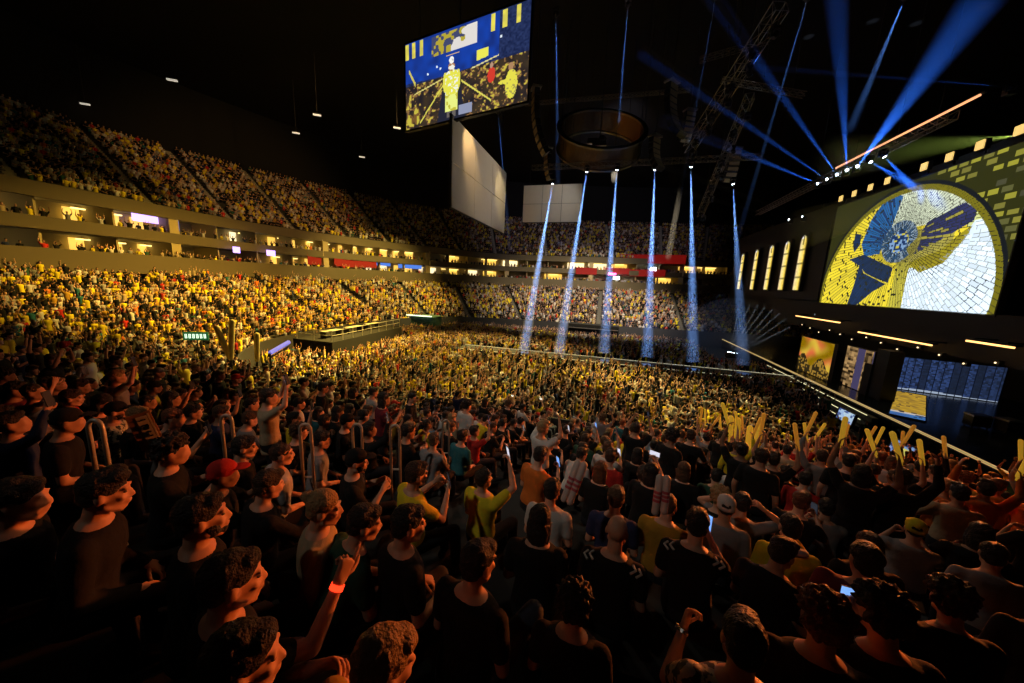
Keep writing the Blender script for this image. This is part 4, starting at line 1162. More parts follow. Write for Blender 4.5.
for k, (xa, ya, xb, yb, D, lab) in enumerate(((217, 328, 230, 358, 25, 'pale yellow inflatable tube leaning left, one half of a V above the crowd'), (232, 322, 231, 358, 25, 'upright pale yellow inflatable tube, other half of the V above the crowd'), (257, 335, 257, 360, 26, 'single upright pale yellow tube right of the V shaped pair'))):
    a, b = at_d(xa, ya, D), at_d(xb, yb, D)
    mb = MB(); V, F = capsule(a, b, .16, .13, 10); mb.add(V, F); o = mb.build('inflatable_tube', mat('pale_yellow_vinyl', (.75, .6, .2), .5), smooth=True)
    mb = MB(); mb.tube([b, (b[0], b[1], b[2] - 1.0)], .05, 6); mb.build('handle', black_steel, o); tag(o, lab, 'inflatable tube')
root = empty('stair_rail_light', at_d(279, 347, 27)); a = Vector(at_d(270, 353, 27)) - root.location; b = Vector(at_d(289, 342, 28)) - root.location
MB().tube([a, b], .14, 6).build('light_strip', mat('violet_strip', (.1, .1, .3), emit=(.3, .28, 1), estr=.7), root); MB().tube([a - Vector((0, 0, .3)), b - Vector((0, 0, .3))], .05, 6).build('rail', black_steel, root); MB().tube([a, a - Vector((0, 0, 2.2))], .05, 6).build('post', black_steel, root)
tag(root, 'slanting violet light strip along steps left of the black platform', 'light strip')

# upper deck and lower bowl stairs
stair_m = mat('stair_edge', (.2, .18, .15), .8)
def stairs(name, a, b, rows, zf, t, w_, m, lab, grp, lift=.02):
    mb = MB(); k = int(t); p0, p1 = a[k], b[k]; d = (p1 - p0); L = np.linalg.norm(d); d = d / L; s = np.array([-d[1], d[0]])
    for r in range(rows * 2):
        f = (r + .5) / (rows * 2); c = p0 + (p1 - p0) * f; z = zf(r // 2) + (0.5 * (zf(1) - zf(0)) if r % 2 else 0) - .1
        M = Matrix.Translation((c[0], c[1], z + lift + .06)) @ Matrix.Rotation(math.atan2(d[1], d[0]), 4, 'Z'); mb.box((0, 0, 0), (L / rows / 2 + .02, w_, .22), M)
    o = mb.build(name, m); tag(o, lab, 'stairs', grp); return o
UST = [108, 120, 132, 144, 155, 166, 176, 186, 196, 206, 217, 228, 240, 252, 264]
for t in UST: stairs('upper_deck_stairs', pout, ptop, UROWS, urow_z, t, .75, stair_m, 'light concrete stair aisle climbing between the crowded blocks of the upper deck', 'stair aisles of the upper deck')
LST = [86, 104, 122, 140, 156, 172, 188, 204, 220, 238, 256]
stair_d = mat('stair_dark', (.1, .095, .085), .9)
for t in LST: stairs('lower_bowl_stairs', pin, pout, ROWS, row_z, t, .8, stair_d, 'dark stair aisle climbing between the crowded blocks of the lower bowl', 'stair aisles of the lower bowl')

# ------------------------------------------------------------------ room light: show lamps in the rig
WARM = (1, .76, .22)
spot('wash_light', (-17.5, 39, 32), (-38, 29, 2), 190000, (1, .6, .1), 66, .9, .5)
spot('wash_light', (-16, 44, 32), (-41, 54, 5), 130000, (1, .7, .17), 50, .8, .5)
spot('wash_light', (-17, 36, 33), (-60, 46, 20), 26000, (1, .55, .18), 52, .8, .5)
spot('wash_light', (-21, 46, 32), (-14, 29, 0), 300000, (1, .72, .17), 62, .7, .5)
spot('wash_light', (6, 48, 32), (-4, 70, 4), 130000, (1, .82, .55), 70, .8, .5)
spot('wash_light', (2, 50, 33), (-10, 98, 20), 15000, (.8, .72, .85), 80, .8, .5)
spot('wash_light', (12, 32, 18.6), (2, 23, 0), 42000, (1, .78, .3), 60, .8, .5)
spot('wash_light', (19.5, 28, 9), (10, 13, 3.4), 42000, (1, .2, .03), 50, .7, .3)
spot('wash_light', (18, 36, 16), (-9, 7, 6), 6500, (1, .36, .16), 34, .95, .4)
spot('wash_light', (18, 34, 16), (5, 10.5, 5), 5500, (1, .42, .16), 36, .95, .4)
spot('wash_light', (18, 36, 15), (-1, 3.4, 7.0), 900, (1, .33, .18), 22, .95, .3)
spot('wash_light', (-3, 34, 20), (-15.5, 30, 18), 900, (1, .8, .6), 80, .8, .4)
spot('screen_spot', (-8, 33, 22), (-12, 36, 18), 900, (1, .75, .35), 38, .6, .2)
spot('screen_spot', (-10.2, 26.5, 21.6), (-12, 27.5, 19.5), 600, (1, .62, .25), 60, .6, .2)
spot('screen_spot', (-6, 44, 22), (-9.2, 50, 20), 380, (.95, .9, .85), 95, .8, .3)
spot('beam_wash', (14, 48, 16), (10, 58, 2), 4000, (.3, .5, 1), 80, .8, .4)

spot('wash_light', (-14, 20, 27), (0, 10, 5), 4500, (1, .84, .68), 32, .9, .5)

mb = MB(); mb.ell((15.5, 49, 4.2), (5.5, 7, 4.2), 20, 12); o = mb.build('haze_cloud', haze_mat('corner_haze', .012))
tag(o, 'bluish haze hanging over the far stage corner', 'haze', None, 'stuff')

spot('wash_light', (-10, -9, 24), (-.5, 9.5, 5), 3800, (1, .86, .7), 28, .95, .4)
# ------------------------------------------------------------------ seats and spots of the crowd
FOCUS = np.array([20.0, 36.0])
def facing(x, y, j=12):
    a = math.degrees(math.atan2(FOCUS[0] - x, FOCUS[1] - y)); return a + rng.gauss(0, j)
def seen(p, m=60):
    q = proj(p)
    return q is not None and -m < q[0] < 1024 + m and -m < q[1] < 683 + m
SIT = ['sit_lap', 'sit_lap', 'sit_clap', 'sit_phone', 'sit_lean', 'sit_turned']; STD = ['stand', 'stand_clap', 'stand_phone', 'stand_up', 'stand_one_up', 'stand']
def crowd_spots():
    out = []
    # lower bowl
    for r in range(ROWS):
        f = (r + .5) / ROWS; path = pin + (pout - pin) * f
        for t in arc_ts(path, .52, 0, NP - 6):
            if min(abs(t - s) for s in LST) * np.linalg.norm(path[min(NP, int(t) + 1)] - path[int(t)]) < .6: continue
            k = int(t); p = path[k] * (1 - (t - k)) + path[min(k + 1, NP)] * (t - k)
            if abs(p[0] + 1.75) < .5 and p[1] < 16 and p[1] > 2.5: continue
            x, y = p[0] + rng.uniform(-.07, .07), p[1] + rng.uniform(-.06, .06); z = row_z(r)
            if not seen((x, y, z + 1.2)): continue
            out.append((x, y, z, r))
    return out
LOW = crowd_spots()
dist = lambda s: math.hypot(s[0], s[1])
NEARBOWL = sorted([s for s in LOW if s[1] < 16 and abs(s[0]) < 19], key=dist)
def lod_of(d): return 1 if d < 26 else 2
def crowd_rest(skip):
    S = []
    for s in LOW:
        if (s[0], s[1]) in skip: continue
        if rng.random() < .03: continue
        x, y, z, r = s; d = dist(s)
        st = rng.random() < .22
        near = y < 20 and d < 30
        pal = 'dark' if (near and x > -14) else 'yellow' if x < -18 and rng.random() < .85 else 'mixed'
        if x > -5 and y > 50: pal = 'mixed'
        pose = rng.choice(STD if st else SIT)
        S.append((x, y, z, facing(x, y), pose, lod_of(d), pal))
    n_low = len(S)
    # upper deck
    for r in range(UROWS):
        f = (r + .45) / UROWS; path = pout + (ptop - pout) * f
        for t in arc_ts(path, .52, 84, NP - 6):
            if min(abs(t - s) for s in UST) * np.linalg.norm(path[min(NP, int(t) + 1)] - path[int(t)]) < .55: continue
            k = int(t); p = path[k] * (1 - (t - k)) + path[min(k + 1, NP)] * (t - k); z = urow_z(r)
            if rng.random() < .06 or not seen((p[0], p[1], z + 1)): continue
            S.append((p[0] + rng.uniform(-.07, .07), p[1], z, facing(p[0], p[1]), rng.choice(SIT[:5]), 2, 'mixed' if rng.random() < .7 else 'yellow'))
    # suite balconies
    for off, z in ((.05, 12.1), (-.9, 12.1), (.7, 9.2), (-.2, 9.2)):
        for t in arc_ts(pout, .75, 86, NP - 6):
            if rng.random() < .3: continue
            x, y, d_ = plan_pt(pout, t, off)
            if seen((x, y, z + 1)): S.append((x, y, z, facing(x, y), rng.choice(STD), 2, 'mixed'))
    # standing crowd on the floor
    y = 17.4
    while y < 58:
        x = -31.0
        while x < 17.0:
            xx, yy = x + rng.uniform(-.22, .22), y + rng.uniform(-.2, .2)
            ok = not (36.0 < yy < 39.2 and xx > -17.5) and not (xx > 16.6) and not (xx < -26 and yy > 27 and yy < 42) and not (-7 < xx < 2.5 and yy > 55.5) and not (xx < -27 and yy > 49.5) and not (xx > 12.2 and yy > 43)
            ok = ok and not (xx > 13.6 and 18 < yy < 27 and rng.random() < .75)
            # keep inside the rim
            ok = ok and not (xx < -20 and yy < 17.5 + (-20 - xx) * .55)
            for q in ((15.6, 23), (16.2, 28)):
                if abs(xx - q[0]) < 1.3 and abs(yy - q[1]) < 1.4: ok = False
            if ok and seen((xx, yy, 1.5)):
                d = math.hypot(xx, yy)
                pal = 'yellow' if rng.random() < (.85 if xx < -4 else .45) else 'mixed'
                if xx > 4 and yy < 36: pal = 'dark' if rng.random() < .7 else 'mixed'
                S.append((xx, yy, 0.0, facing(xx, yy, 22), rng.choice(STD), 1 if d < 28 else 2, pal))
            x += .66
        y += .74

    return S
# ------------------------------------------------------------------ the people near the viewer, placed on the treads
HERO = []
def on_tread(px, py, pose, face, long=False, extra=None, key=None, voxel=.0125, adj=0.0):
    pr = proto(pose, long, extra, key, voxel); h = pr['MH'] @ Vector((0, 0, 0))
    a = -R_(face); off = Vector((h.x * math.cos(a) - h.y * math.sin(a), h.x * math.sin(a) + h.y * math.cos(a), h.z))
    d = ray(px, py); best = None
    for k in range(ROWS + 3):
        if k >= ROWS: tz = 0.0 if k == ROWS else None
        else: tz = row_z(k)
        if tz is None: continue
        y0, y1 = (16 - (k + 1) * 19 / ROWS, 16 - k * 19 / ROWS) if k < ROWS else (16.3, 60)
        s = (tz + off.z + adj - 9) / d[2]
        if s <= 0: continue
        for q in ([s] if True else []):
            y = d[1] * q - off.y; yc = min(max(y, y0 + .04), y1 - .04)
            s2 = (yc + off.y) / d[1] if abs(d[1]) > 1e-3 else q
            P = EYE + d * s2; dz = P[2] - (tz + off.z)
            e = abs(dz)
            if best is None or e < best[0]: best = (e, s2, P[0] - off.x, yc, tz, dz)
    e, s2, x, y, tz, dz = best
    return (x, y, tz), (off.z + dz) / off.z, s2

ITEMS = []
phone_scr = {k: mat('phone_screen_' + k, (0, 0, 0), emit=c, estr=e) for k, c, e in (('blue', (.2, .42, 1), 1.1), ('pale', (.8, .8, .95), .9), ('white', (1, .95, .9), 1.6), ('dim', (.2, .22, .3), .12), ('pink', (1, .75, .7), .8))}
def phone(o, pr, side, kind='pale', lab='', tilt=-12, land=False, towards=None, sc=1.0):
    P, d, M = hand_world(o, pr, side)
    P = P + Vector((0, 0, .045))
    eye = Vector(o.location) + (M.to_3x3() @ (pr['MH'] @ Vector((0, .05, 0)))) if towards is None else Vector(towards)
    n = (eye - P); rz = math.atan2(n.y, n.x) - math.pi / 2
    root = empty('mobile_phone', P)
    root.rotation_euler = (R_(tilt), R_(90) if land else 0, rz); root.rotation_mode = 'XYZ'
    c = MB().box((0, 0, 0), (.078, .010, .158)); b = c.build('phone_case', plastic_black, root)
    bv = b.modifiers.new('b', 'BEVEL'); bv.width = .004; bv.segments = 2
    MB().box((0, .0056, 0), (.070, .001, .147)).build('screen', phone_scr[kind], root)
    MB().box((-.022, -.0062, .058), (.02, .003, .03)).build('camera_lens', black_steel, root)
    root.scale = (sc,) * 3
    tag(root, lab, 'phone'); ITEMS.append(root); return root

camo = bpy.data.materials.new('patterned_cloth'); camo.use_nodes = True
nt = camo.node_tree; tcn = nt.nodes.new('ShaderNodeTexCoord'); vo = nt.nodes.new('ShaderNodeTexNoise'); vo.inputs['Scale'].default_value = 26; cr = nt.nodes.new('ShaderNodeValToRGB')
cr.color_ramp.elements[0].position = .47; cr.color_ramp.elements[0].color = (.015, .018, .015, 1); cr.color_ramp.elements[1].position = .51; cr.color_ramp.elements[1].color = (.5, .47, .33, 1)
nt.links.new(tcn.outputs['Object'], vo.inputs['Vector']); nt.links.new(vo.outputs['Fac'], cr.inputs['Fac']); nt.links.new(cr.outputs['Color'], nt.nodes['Principled BSDF'].inputs['Base Color'])

USED_LABELS = set()
def hero(px, py, pose, face, lab, **kw):
    adj = kw.pop('adj', 0); fine = kw.pop('fine', True)
    vox = .0088 if fine else .0135
    key = (pose, kw.get('long', False), fine, str(kw.get('extra')))
    loc, s, D = on_tread(px, py, pose, face, kw.get('long', False), kw.get('extra'), key, vox, adj)
    o, pr = person(pose, loc, face, label=lab, scale=1.0, key=key, voxel=vox, **kw)
    o.scale = (1 if .97 < s < 1.03 else max(.88, min(1.12, s)),) * 3
    hp = Vector(o.location) + (Matrix.Rotation(o.rotation_euler[2], 3, 'Z') @ (pr['MH'] @ Vector((0, 0, 0)))) * o.scale[0]
    HERO.append((loc[0], loc[1], px, py, D)); USED_LABELS.add(lab)
    return o, pr

# --- dark side of the picture: faces in profile
hero(106, 492, 'sit_turned', 38, 'dark-haired man in black jacket seen in profile, closest face at the unlit end', shirt='black', hair='swept', hcol='black', long=True, extra=dict(yaw=0, L='lap', R='lap'))
hero(203, 517, 'sit_lap', 34, 'bearded short-haired man in black shirt, large profile lit orange', shirt='black', hair='short', hcol='black', beard=True, skin=0, extra=dict(yaw=2, pitch=-2))
o, pr = hero(117, 411, 'sit_out', 38, 'capped bearded man in black and cream patterned shirt holding both arms forward', shirt='grey', hair='cap', hcol='dark brown', beard=True, capcol='black')
for c in o.children:
    if c.name.startswith('shirt'): c.data = c.data.copy(); c.data.materials[0] = camo; c['label'] = 'black and cream patterned short-sleeved shirt'
hero(72, 398, 'sit_lap', 36, 'man in red scarf top in profile above the patterned shirt man', shirt='red', hair='short', hcol='dark brown')
hero(245, 447, 'sit_lap', 44, 'dark-haired man in dark top in profile between the sign and the grey shirt back', shirt='black', hair='short', hcol='black')
hero(282, 454, 'sit_lap', 26, 'broad man in light grey t-shirt seen from behind, close-cropped hair', shirt='pale grey', hair='crop', hcol='dark brown', extra=dict(yaw=12))
hero(322, 440, 'sit_lap', 42, 'dark-haired man in grey t-shirt seated ahead of the broad light grey back', shirt='grey', hair='short', hcol='black', fine=False)
hero(357, 461, 'sit_clap', 48, 'bearded man in black t-shirt and dark cap lifting his hands', shirt='black', hair='cap', hcol='black', beard=True)
hero(325, 508, 'sit_lap', 52, 'blond person with tied-up hair and beige top right behind the pointing hand', shirt='beige', hair='bun', hcol='blond', extra=dict(yaw=6))
hero(365, 523, 'sit_lean', 30, 'person in dark green top leaning forward beside the pointing hand', shirt='dark green', hair='short', hcol='black', fine=False)
hero(409, 524, 'sit_lap', 30, 'dark-haired man in black shirt and glasses seen from behind, centre of the front rows', shirt='black', hair='short', hcol='black', extra=dict(yaw=14))
o, pr = hero(417, 474, 'sit_both_phone', 34, 'man in bright yellow jersey with short brown hair holding a phone to his face', shirt='yellow', hair='short', hcol='dark brown')
phone(o, pr, 'R', 'dim', 'dark phone held up by the yellow jersey man with brown hair')
o, pr = hero(484, 478, 'sit_phone_high', 22, 'man in yellow jersey with black cap-like hair raising a lit phone', shirt='yellow', hair='crop', hcol='dark brown')
phone(o, pr, 'R', 'pale', 'pale lit phone raised by the yellow jersey man beside the teal shirt')
hero(463, 436, 'sit_lap', 24, 'person in teal t-shirt seen from behind between the two yellow jerseys', shirt='teal', hair='short', hcol='black', fine=False)
hero(432, 422, 'sit_clap', 30, 'person in light blue shirt with a hand raised before the face, near the railings', shirt='light blue', hair='crop', hcol='dark brown', fine=False)
hero(479, 562, 'sit_lap', 16, 'dark-haired man in black top, head seen from behind at bottom centre, jeans knee raised', shirt='black', hair='short', hcol='black', trousers=denim, extra=dict(kneeR=((.24, .36, .76), (.22, .42, .2)), yaw=14))
# pointing hand with glowing wristband
o, pr = hero(234, 580, 'sit_point', 26, 'person in black top pointing one finger forward, glowing red wristband on the arm', shirt='black', hair='short', hcol='black', extra=dict(armR=((.05, .22, -.06), (.02, .38, .14))))
W, d = pr['wr']['R']; 
mb = MB(); V, F = tube([tuple(W - d * .035), tuple(W - d * .012)], [.031, .030], 14); mb.add(V, F)
wb = mb.build('wristband', mat('wristband_red', (.5, .02, .01), emit=(1, .04, .01), estr=2.2)); wb.matrix_world = Matrix.Translation(o.location) @ Matrix.Rotation(o.rotation_euler[2], 4, 'Z') @ Matrix.Scale(o.scale[0], 4)
tag(wb, 'red glowing wristband on the arm of the pointing person', 'wristband')
# centre and right of centre
o, pr = hero(617, 531, 'sit_lap', 10, 'bald man in black jersey with pale chevrons on the shoulders', shirt='black', hair='bald', skin=0)
o2, pr2 = hero(697, 524, 'sit_phone', 14, 'dark-haired person in black jersey with pale chevrons beside the bald man', shirt='black', hair='short', hcol='black')
for oo, pp in ((o, pr), (o2, pr2)):
    MT = pp['MT']
    for s in (-1, 1):
        mb = MB()
        for k in range(2):
            c = MT @ Vector((s * (.155 + .04 * k), -.07, .455 - .012 * k)); 
            mb.tube([c + Vector((-.022 * s, -.035, .012)), c + Vector((.012 * s, 0, .022)), c + Vector((-.012 * s, .035, .03))], .009, 6)
        q = mb.build('shoulder_chevron', CM['white'], oo); q['label'] = 'pale chevron stripes'
hero(668, 505, 'sit_lap', 20, 'short-haired person in mustard orange top seen from behind next to the bald man', shirt='mustard', hair='crop', hcol='brown')
hero(552, 490, 'sit_lap', 8, 'dark-haired person in white t-shirt seen from behind below the white clapper sticks', shirt='white', hair='short', hcol='black')
hero(540, 520, 'sit_lap', 0, 'long dark-haired person in black top behind the white t-shirt', shirt='black', hair='long', hcol='black', fine=False)
hero(616, 498, 'sit_lap', 8, 'person with brown hair in dark top directly ahead of the bald man', shirt='navy blue', hair='short', hcol='brown', fine=False)
hero(601, 470, 'sit_lap', 24, 'blond long-haired person between the two pairs of clapper sticks', shirt='black', hair='long', hcol='auburn', fine=False)
o, pr = hero(643, 474, 'sit_phone_high', 10, 'dark-haired person in black holding a phone level, beside upright clapper sticks', shirt='black', hair='short', hcol='dark brown', fine=False)
phone(o, pr, 'R', 'pale', 'small phone held level by the person beside the upright clapper sticks', land=True)
o, pr = hero(720, 497, 'sit_phone', 22, 'blond curly person in dark jacket, near the bright blue phone', shirt='black', hair='curly', hcol='blond', long=True, fine=False)
o, pr = hero(742, 503, 'sit_head', 14, 'dark-haired person in grey top holding both hands to the head', shirt='grey', hair='short', hcol='black')
hero(733, 468, 'sit_lap', 12, 'broad person in white t-shirt with dark hair seen from behind', shirt='white', hair='short', hcol='black', fine=False)
hero(716, 476, 'sit_lap', 16, 'dark-haired person in dark green top next to the broad white t-shirt', shirt='dark green', hair='short', hcol='black', fine=False)
phone(o2, pr2, 'R', 'blue', 'bright blue lit phone held up ahead of the black jersey with chevrons', sc=1.25, tilt=0)
o, pr = hero(790, 528, 'sit_phone', 12, 'dark-haired person in yellow jacket with pale hood, phone held low', shirt='yellow', hair='short', hcol='black', long=True)
mb = MB(); MT = pr['MT']; pts = [MT @ Vector((.105 * math.sin(a), -.035 - .075 * math.cos(a), .5 + .02 * math.cos(a))) for a in np.linspace(-2.2, 2.2, 14)]
mb.tube(pts, [.02] + [.032] * 12 + [.02], 8); mb.build('hood', CM['pale grey'], o, smooth=True)
phone(o, pr, 'R', 'dim', 'dark phone held low before the yellow jacket with pale hood')
hero(826, 508, 'sit_clap', 10, 'dark-haired person in charcoal jacket beside the yellow jacket with pale hood', shirt='grey', hair='short', hcol='black', long=True)
hero(868, 546, 'sit_lap', 8, 'brown-haired person in black top in the gloom below the orange jackets', shirt='black', hair='long', hcol='dark brown')
hero(823, 618, 'sit_lap', 14, 'curly auburn-haired person in black top, biggest head at bottom of the stage side', shirt='black', hair='curly', hcol='auburn')
o, pr = hero(880, 612, 'sit_phone', 0, 'person with dark hair holding a small bright blue phone in the gloom', shirt='black', hair='curly', hcol='black')
phone(o, pr, 'R', 'blue', 'small bright blue phone held level in the gloom at the stage side', land=True, sc=.8)
hero(950, 600, 'sit_lean', 4, 'curly-haired person in black leaning forward in the darkest stage side seats', shirt='black', hair='curly', hcol='dark brown')
o, pr = hero(742, 640, 'sit_lap', 6, 'person in patterned dark sleeve raising a forearm with a wristwatch', shirt='grey', hair='short', hcol='black', extra=dict(armL=((.08, .15, -.2), (.0, .3, .03)), L='phone'))
for c in o.children:
    if c.name.startswith('shirt'): c.data = c.data.copy(); c.data.materials[0] = camo
W, d = pr['wr']['L']; mb = MB(); V, F = tube([tuple(W - d * .03), tuple(W - d * .012)], [.029, .028], 14); mb.add(V, F)
ww = mb.build('wristwatch', mat('watch_metal', (.5, .5, .5), .25, .9)); wM = Matrix.Translation(o.location) @ Matrix.Rotation(o.rotation_euler[2], 4, 'Z') @ Matrix.Scale(o.scale[0], 4); ww.matrix_world = wM
mb = MB(); c_ = W - d * .021; u, v = frame(d); mb.tube([tuple(c_ + u * .026), tuple(c_ + u * .036)], .017, 14); f_ = mb.build('watch_face', grey_steel, ww)
tag(ww, 'metal wristwatch on the forearm raised beside the bottom edge seats', 'watch')
hero(385, 664, 'sit_lean', 20, 'blond-haired person bent low at the bottom of the front rows', shirt='mustard', hair='short', hcol='blond', fine=False)
hero(245, 660, 'sit_clap', 36, 'person at the bottom of the dark side with hands clasped together', shirt='black', hair='short', hcol='black')
hero(575, 610, 'sit_lap', 6, 'dark-haired person in black top in the unlit seats below the bald man', shirt='black', hair='curly', hcol='black', fine=False, adj=-.2)
hero(20, 500, 'sit_lap', 40, 'person in black at the very edge of the dark side', shirt='black', hair='short', hcol='black', fine=False)
# standing people further down
o, pr = hero(600, 420, 'stand_turned', 40, 'man in white t-shirt standing up among seated people, turned sideways', shirt='white', hair='short', hcol='dark brown', fine=False)
o, pr = hero(657, 434, 'stand_bend', 34, 'man in pale grey shirt bending forward over his seat', shirt='light blue', hair='short', hcol='dark brown', fine=False)
o, pr = hero(508, 402, 'stand_phone', 6, 'person in dark green t-shirt standing and filming with both hands', shirt='dark green', hair='short', hcol='brown', fine=False)
phone(o, pr, 'R', 'white', 'white lit phone raised by the standing dark green t-shirt', land=True)
o, pr = hero(537, 405, 'stand_phone', 4, 'person in bright yellow t-shirt standing and filming with both hands', shirt='yellow', hair='short', hcol='dark brown', fine=False)
phone(o, pr, 'R', 'white', 'white lit phone raised by the standing bright yellow t-shirt', land=True)
hero(412, 398, 'stand_turned', 60, 'dark-haired man in black jacket standing by the yellow lit railings', shirt='black', hair='short', hcol='black', long=True, fine=False)
hero(874, 470, 'stand', 16, 'cropped-haired person in black t-shirt standing against the yellow sticks', shirt='black', hair='crop', hcol='dark brown', fine=False)
hero(766, 450, 'stand', 14, 'blond long-haired person standing before the glowing yellow sticks', shirt='beige', hair='long', hcol='blond', fine=False)
hero(820, 462, 'stand_clap', 12, 'dark-haired person in maroon top standing and clapping among orange light', shirt='maroon', hair='short', hcol='black', fine=False)
hero(912, 470, 'stand', 20, 'capped person in black t-shirt standing beside the cropped-haired one', shirt='black', hair='cap', hcol='black', capcol='grey', fine=False)
hero(965, 478, 'stand_clap', 24, 'person in orange jacket lit red near the stage edge', shirt='orange', hair='curly', hcol='auburn', long=True, fine=False)
hero(998, 486, 'stand_turned', 24, 'person in mustard yellow jacket at the edge of the stage side', shirt='mustard', hair='short', hcol='brown', long=True, fine=False)

# metal handrail loops
for k, (px, py, lab) in enumerate(((94, 420, 'grey metal handrail loop right beside the patterned shirt man'), (226, 415, 'grey metal handrail loop between the sign board and the broad grey back'), (305, 424, 'tall grey metal handrail loop above the broad grey back'), (357, 424, 'slim grey metal handrail loop above the capped bearded man'), (395, 425, 'small grey handrail loop nearest to the yellow lit railings'), (446, 420, 'smallest grey handrail loop beside the light blue shirt'))):
    d = ray(px, py); s = None
    for i in range(100, 1500):
        q = EYE + d * i * .01
        if q[2] < tread_z(q[0], q[1]) + 1.32: s = i * .01; break
    p = EYE + d * s; z0 = tread_z(p[0], p[1]); h = p[2] - z0; w_ = .06
    root = empty('handrail', (p[0], p[1], z0), R_(20)); pts = [(-w_, 0, 0), (-w_, 0, h - .08)] + [(-w_ * math.cos(a), 0, h - .08 + .08 * math.sin(a)) for a in np.linspace(.3, math.pi - .3, 7)] + [(w_, 0, h - .08), (w_, 0, 0)]
    MB().tube(pts, .019, 8).build('loop', rail_metal, root, True); MB().tube([(-w_, 0, h * .5), (w_, 0, h * .5)], .014, 6).build('crossbar', rail_metal, root)
    for sx in (-w_, w_): MB().tube([(sx, 0, 0), (sx, 0, .015)], .04, 10).build('foot_plate', rail_metal, root)
    tag(root, lab, 'handrail'); HERO.append((p[0], p[1], px, py + 14, s))
HERO.append((-99, 0, 146, 428, 3.6))
# --- everyone else among the nearest, one by one
ROWN = ['front', 'first', 'second', 'third', 'fourth', 'fifth', 'sixth', 'seventh', 'eighth', 'ninth', 'tenth', 'eleventh', 'twelfth', 'thirteenth', 'fourteenth', 'fifteenth', 'sixteenth', 'seventeenth', 'eighteenth', 'nineteenth']
def zone(px):
    for lim, s in ((110, 'below the darkest suites'), (215, 'below the green sign'), (320, 'below the black platform'), (440, 'by the metal handrails'), (530, 'below the blank cream screen'), (620, 'below the first blue beams'), (700, 'below the middle blue beams'), (790, 'towards the arched windows'), (900, 'towards the giant screen'), (2000, 'beside the stage edge')):
        if px < lim: return s
POSE_W = {'sit_lap': 'seated', 'sit_clap': 'seated clapping', 'sit_phone': 'seated with phone', 'sit_phone_high': 'seated raising phone', 'sit_lean': 'seated leaning forward', 'sit_turned': 'seated chin in hand', 'sit_up': 'seated arm up', 'sit_both_phone': 'seated hands forward',
          'stand': 'standing', 'stand_clap': 'standing clapping', 'stand_phone': 'standing filming', 'stand_up': 'standing arms raised', 'stand_one_up': 'standing one arm up'}
HAIR_W = {'short': '{}-haired', 'crop': 'cropped {}-haired', 'curly': 'curly {}-haired', 'long': 'long {}-haired', 'bun': '{}-haired bun-wearing', 'swept': 'fringed {}-haired', 'cap': '{}-haired capped'}
skip = set(); n_auto = 300 - len(PEOPLE); added = 0
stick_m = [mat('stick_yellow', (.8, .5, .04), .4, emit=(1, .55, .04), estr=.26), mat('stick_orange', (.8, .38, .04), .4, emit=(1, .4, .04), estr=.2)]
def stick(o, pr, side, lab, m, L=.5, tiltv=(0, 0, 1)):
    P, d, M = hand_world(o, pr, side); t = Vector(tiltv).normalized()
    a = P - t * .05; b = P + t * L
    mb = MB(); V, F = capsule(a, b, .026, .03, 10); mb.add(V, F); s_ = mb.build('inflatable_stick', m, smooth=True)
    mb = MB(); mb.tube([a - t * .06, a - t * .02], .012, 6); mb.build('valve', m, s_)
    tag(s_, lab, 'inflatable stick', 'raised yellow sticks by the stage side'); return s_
cands = sorted([s for s in LOW if s[1] < 16.2 and abs(s[0]) < 24], key=lambda s: dist(s))
STICKERS = []
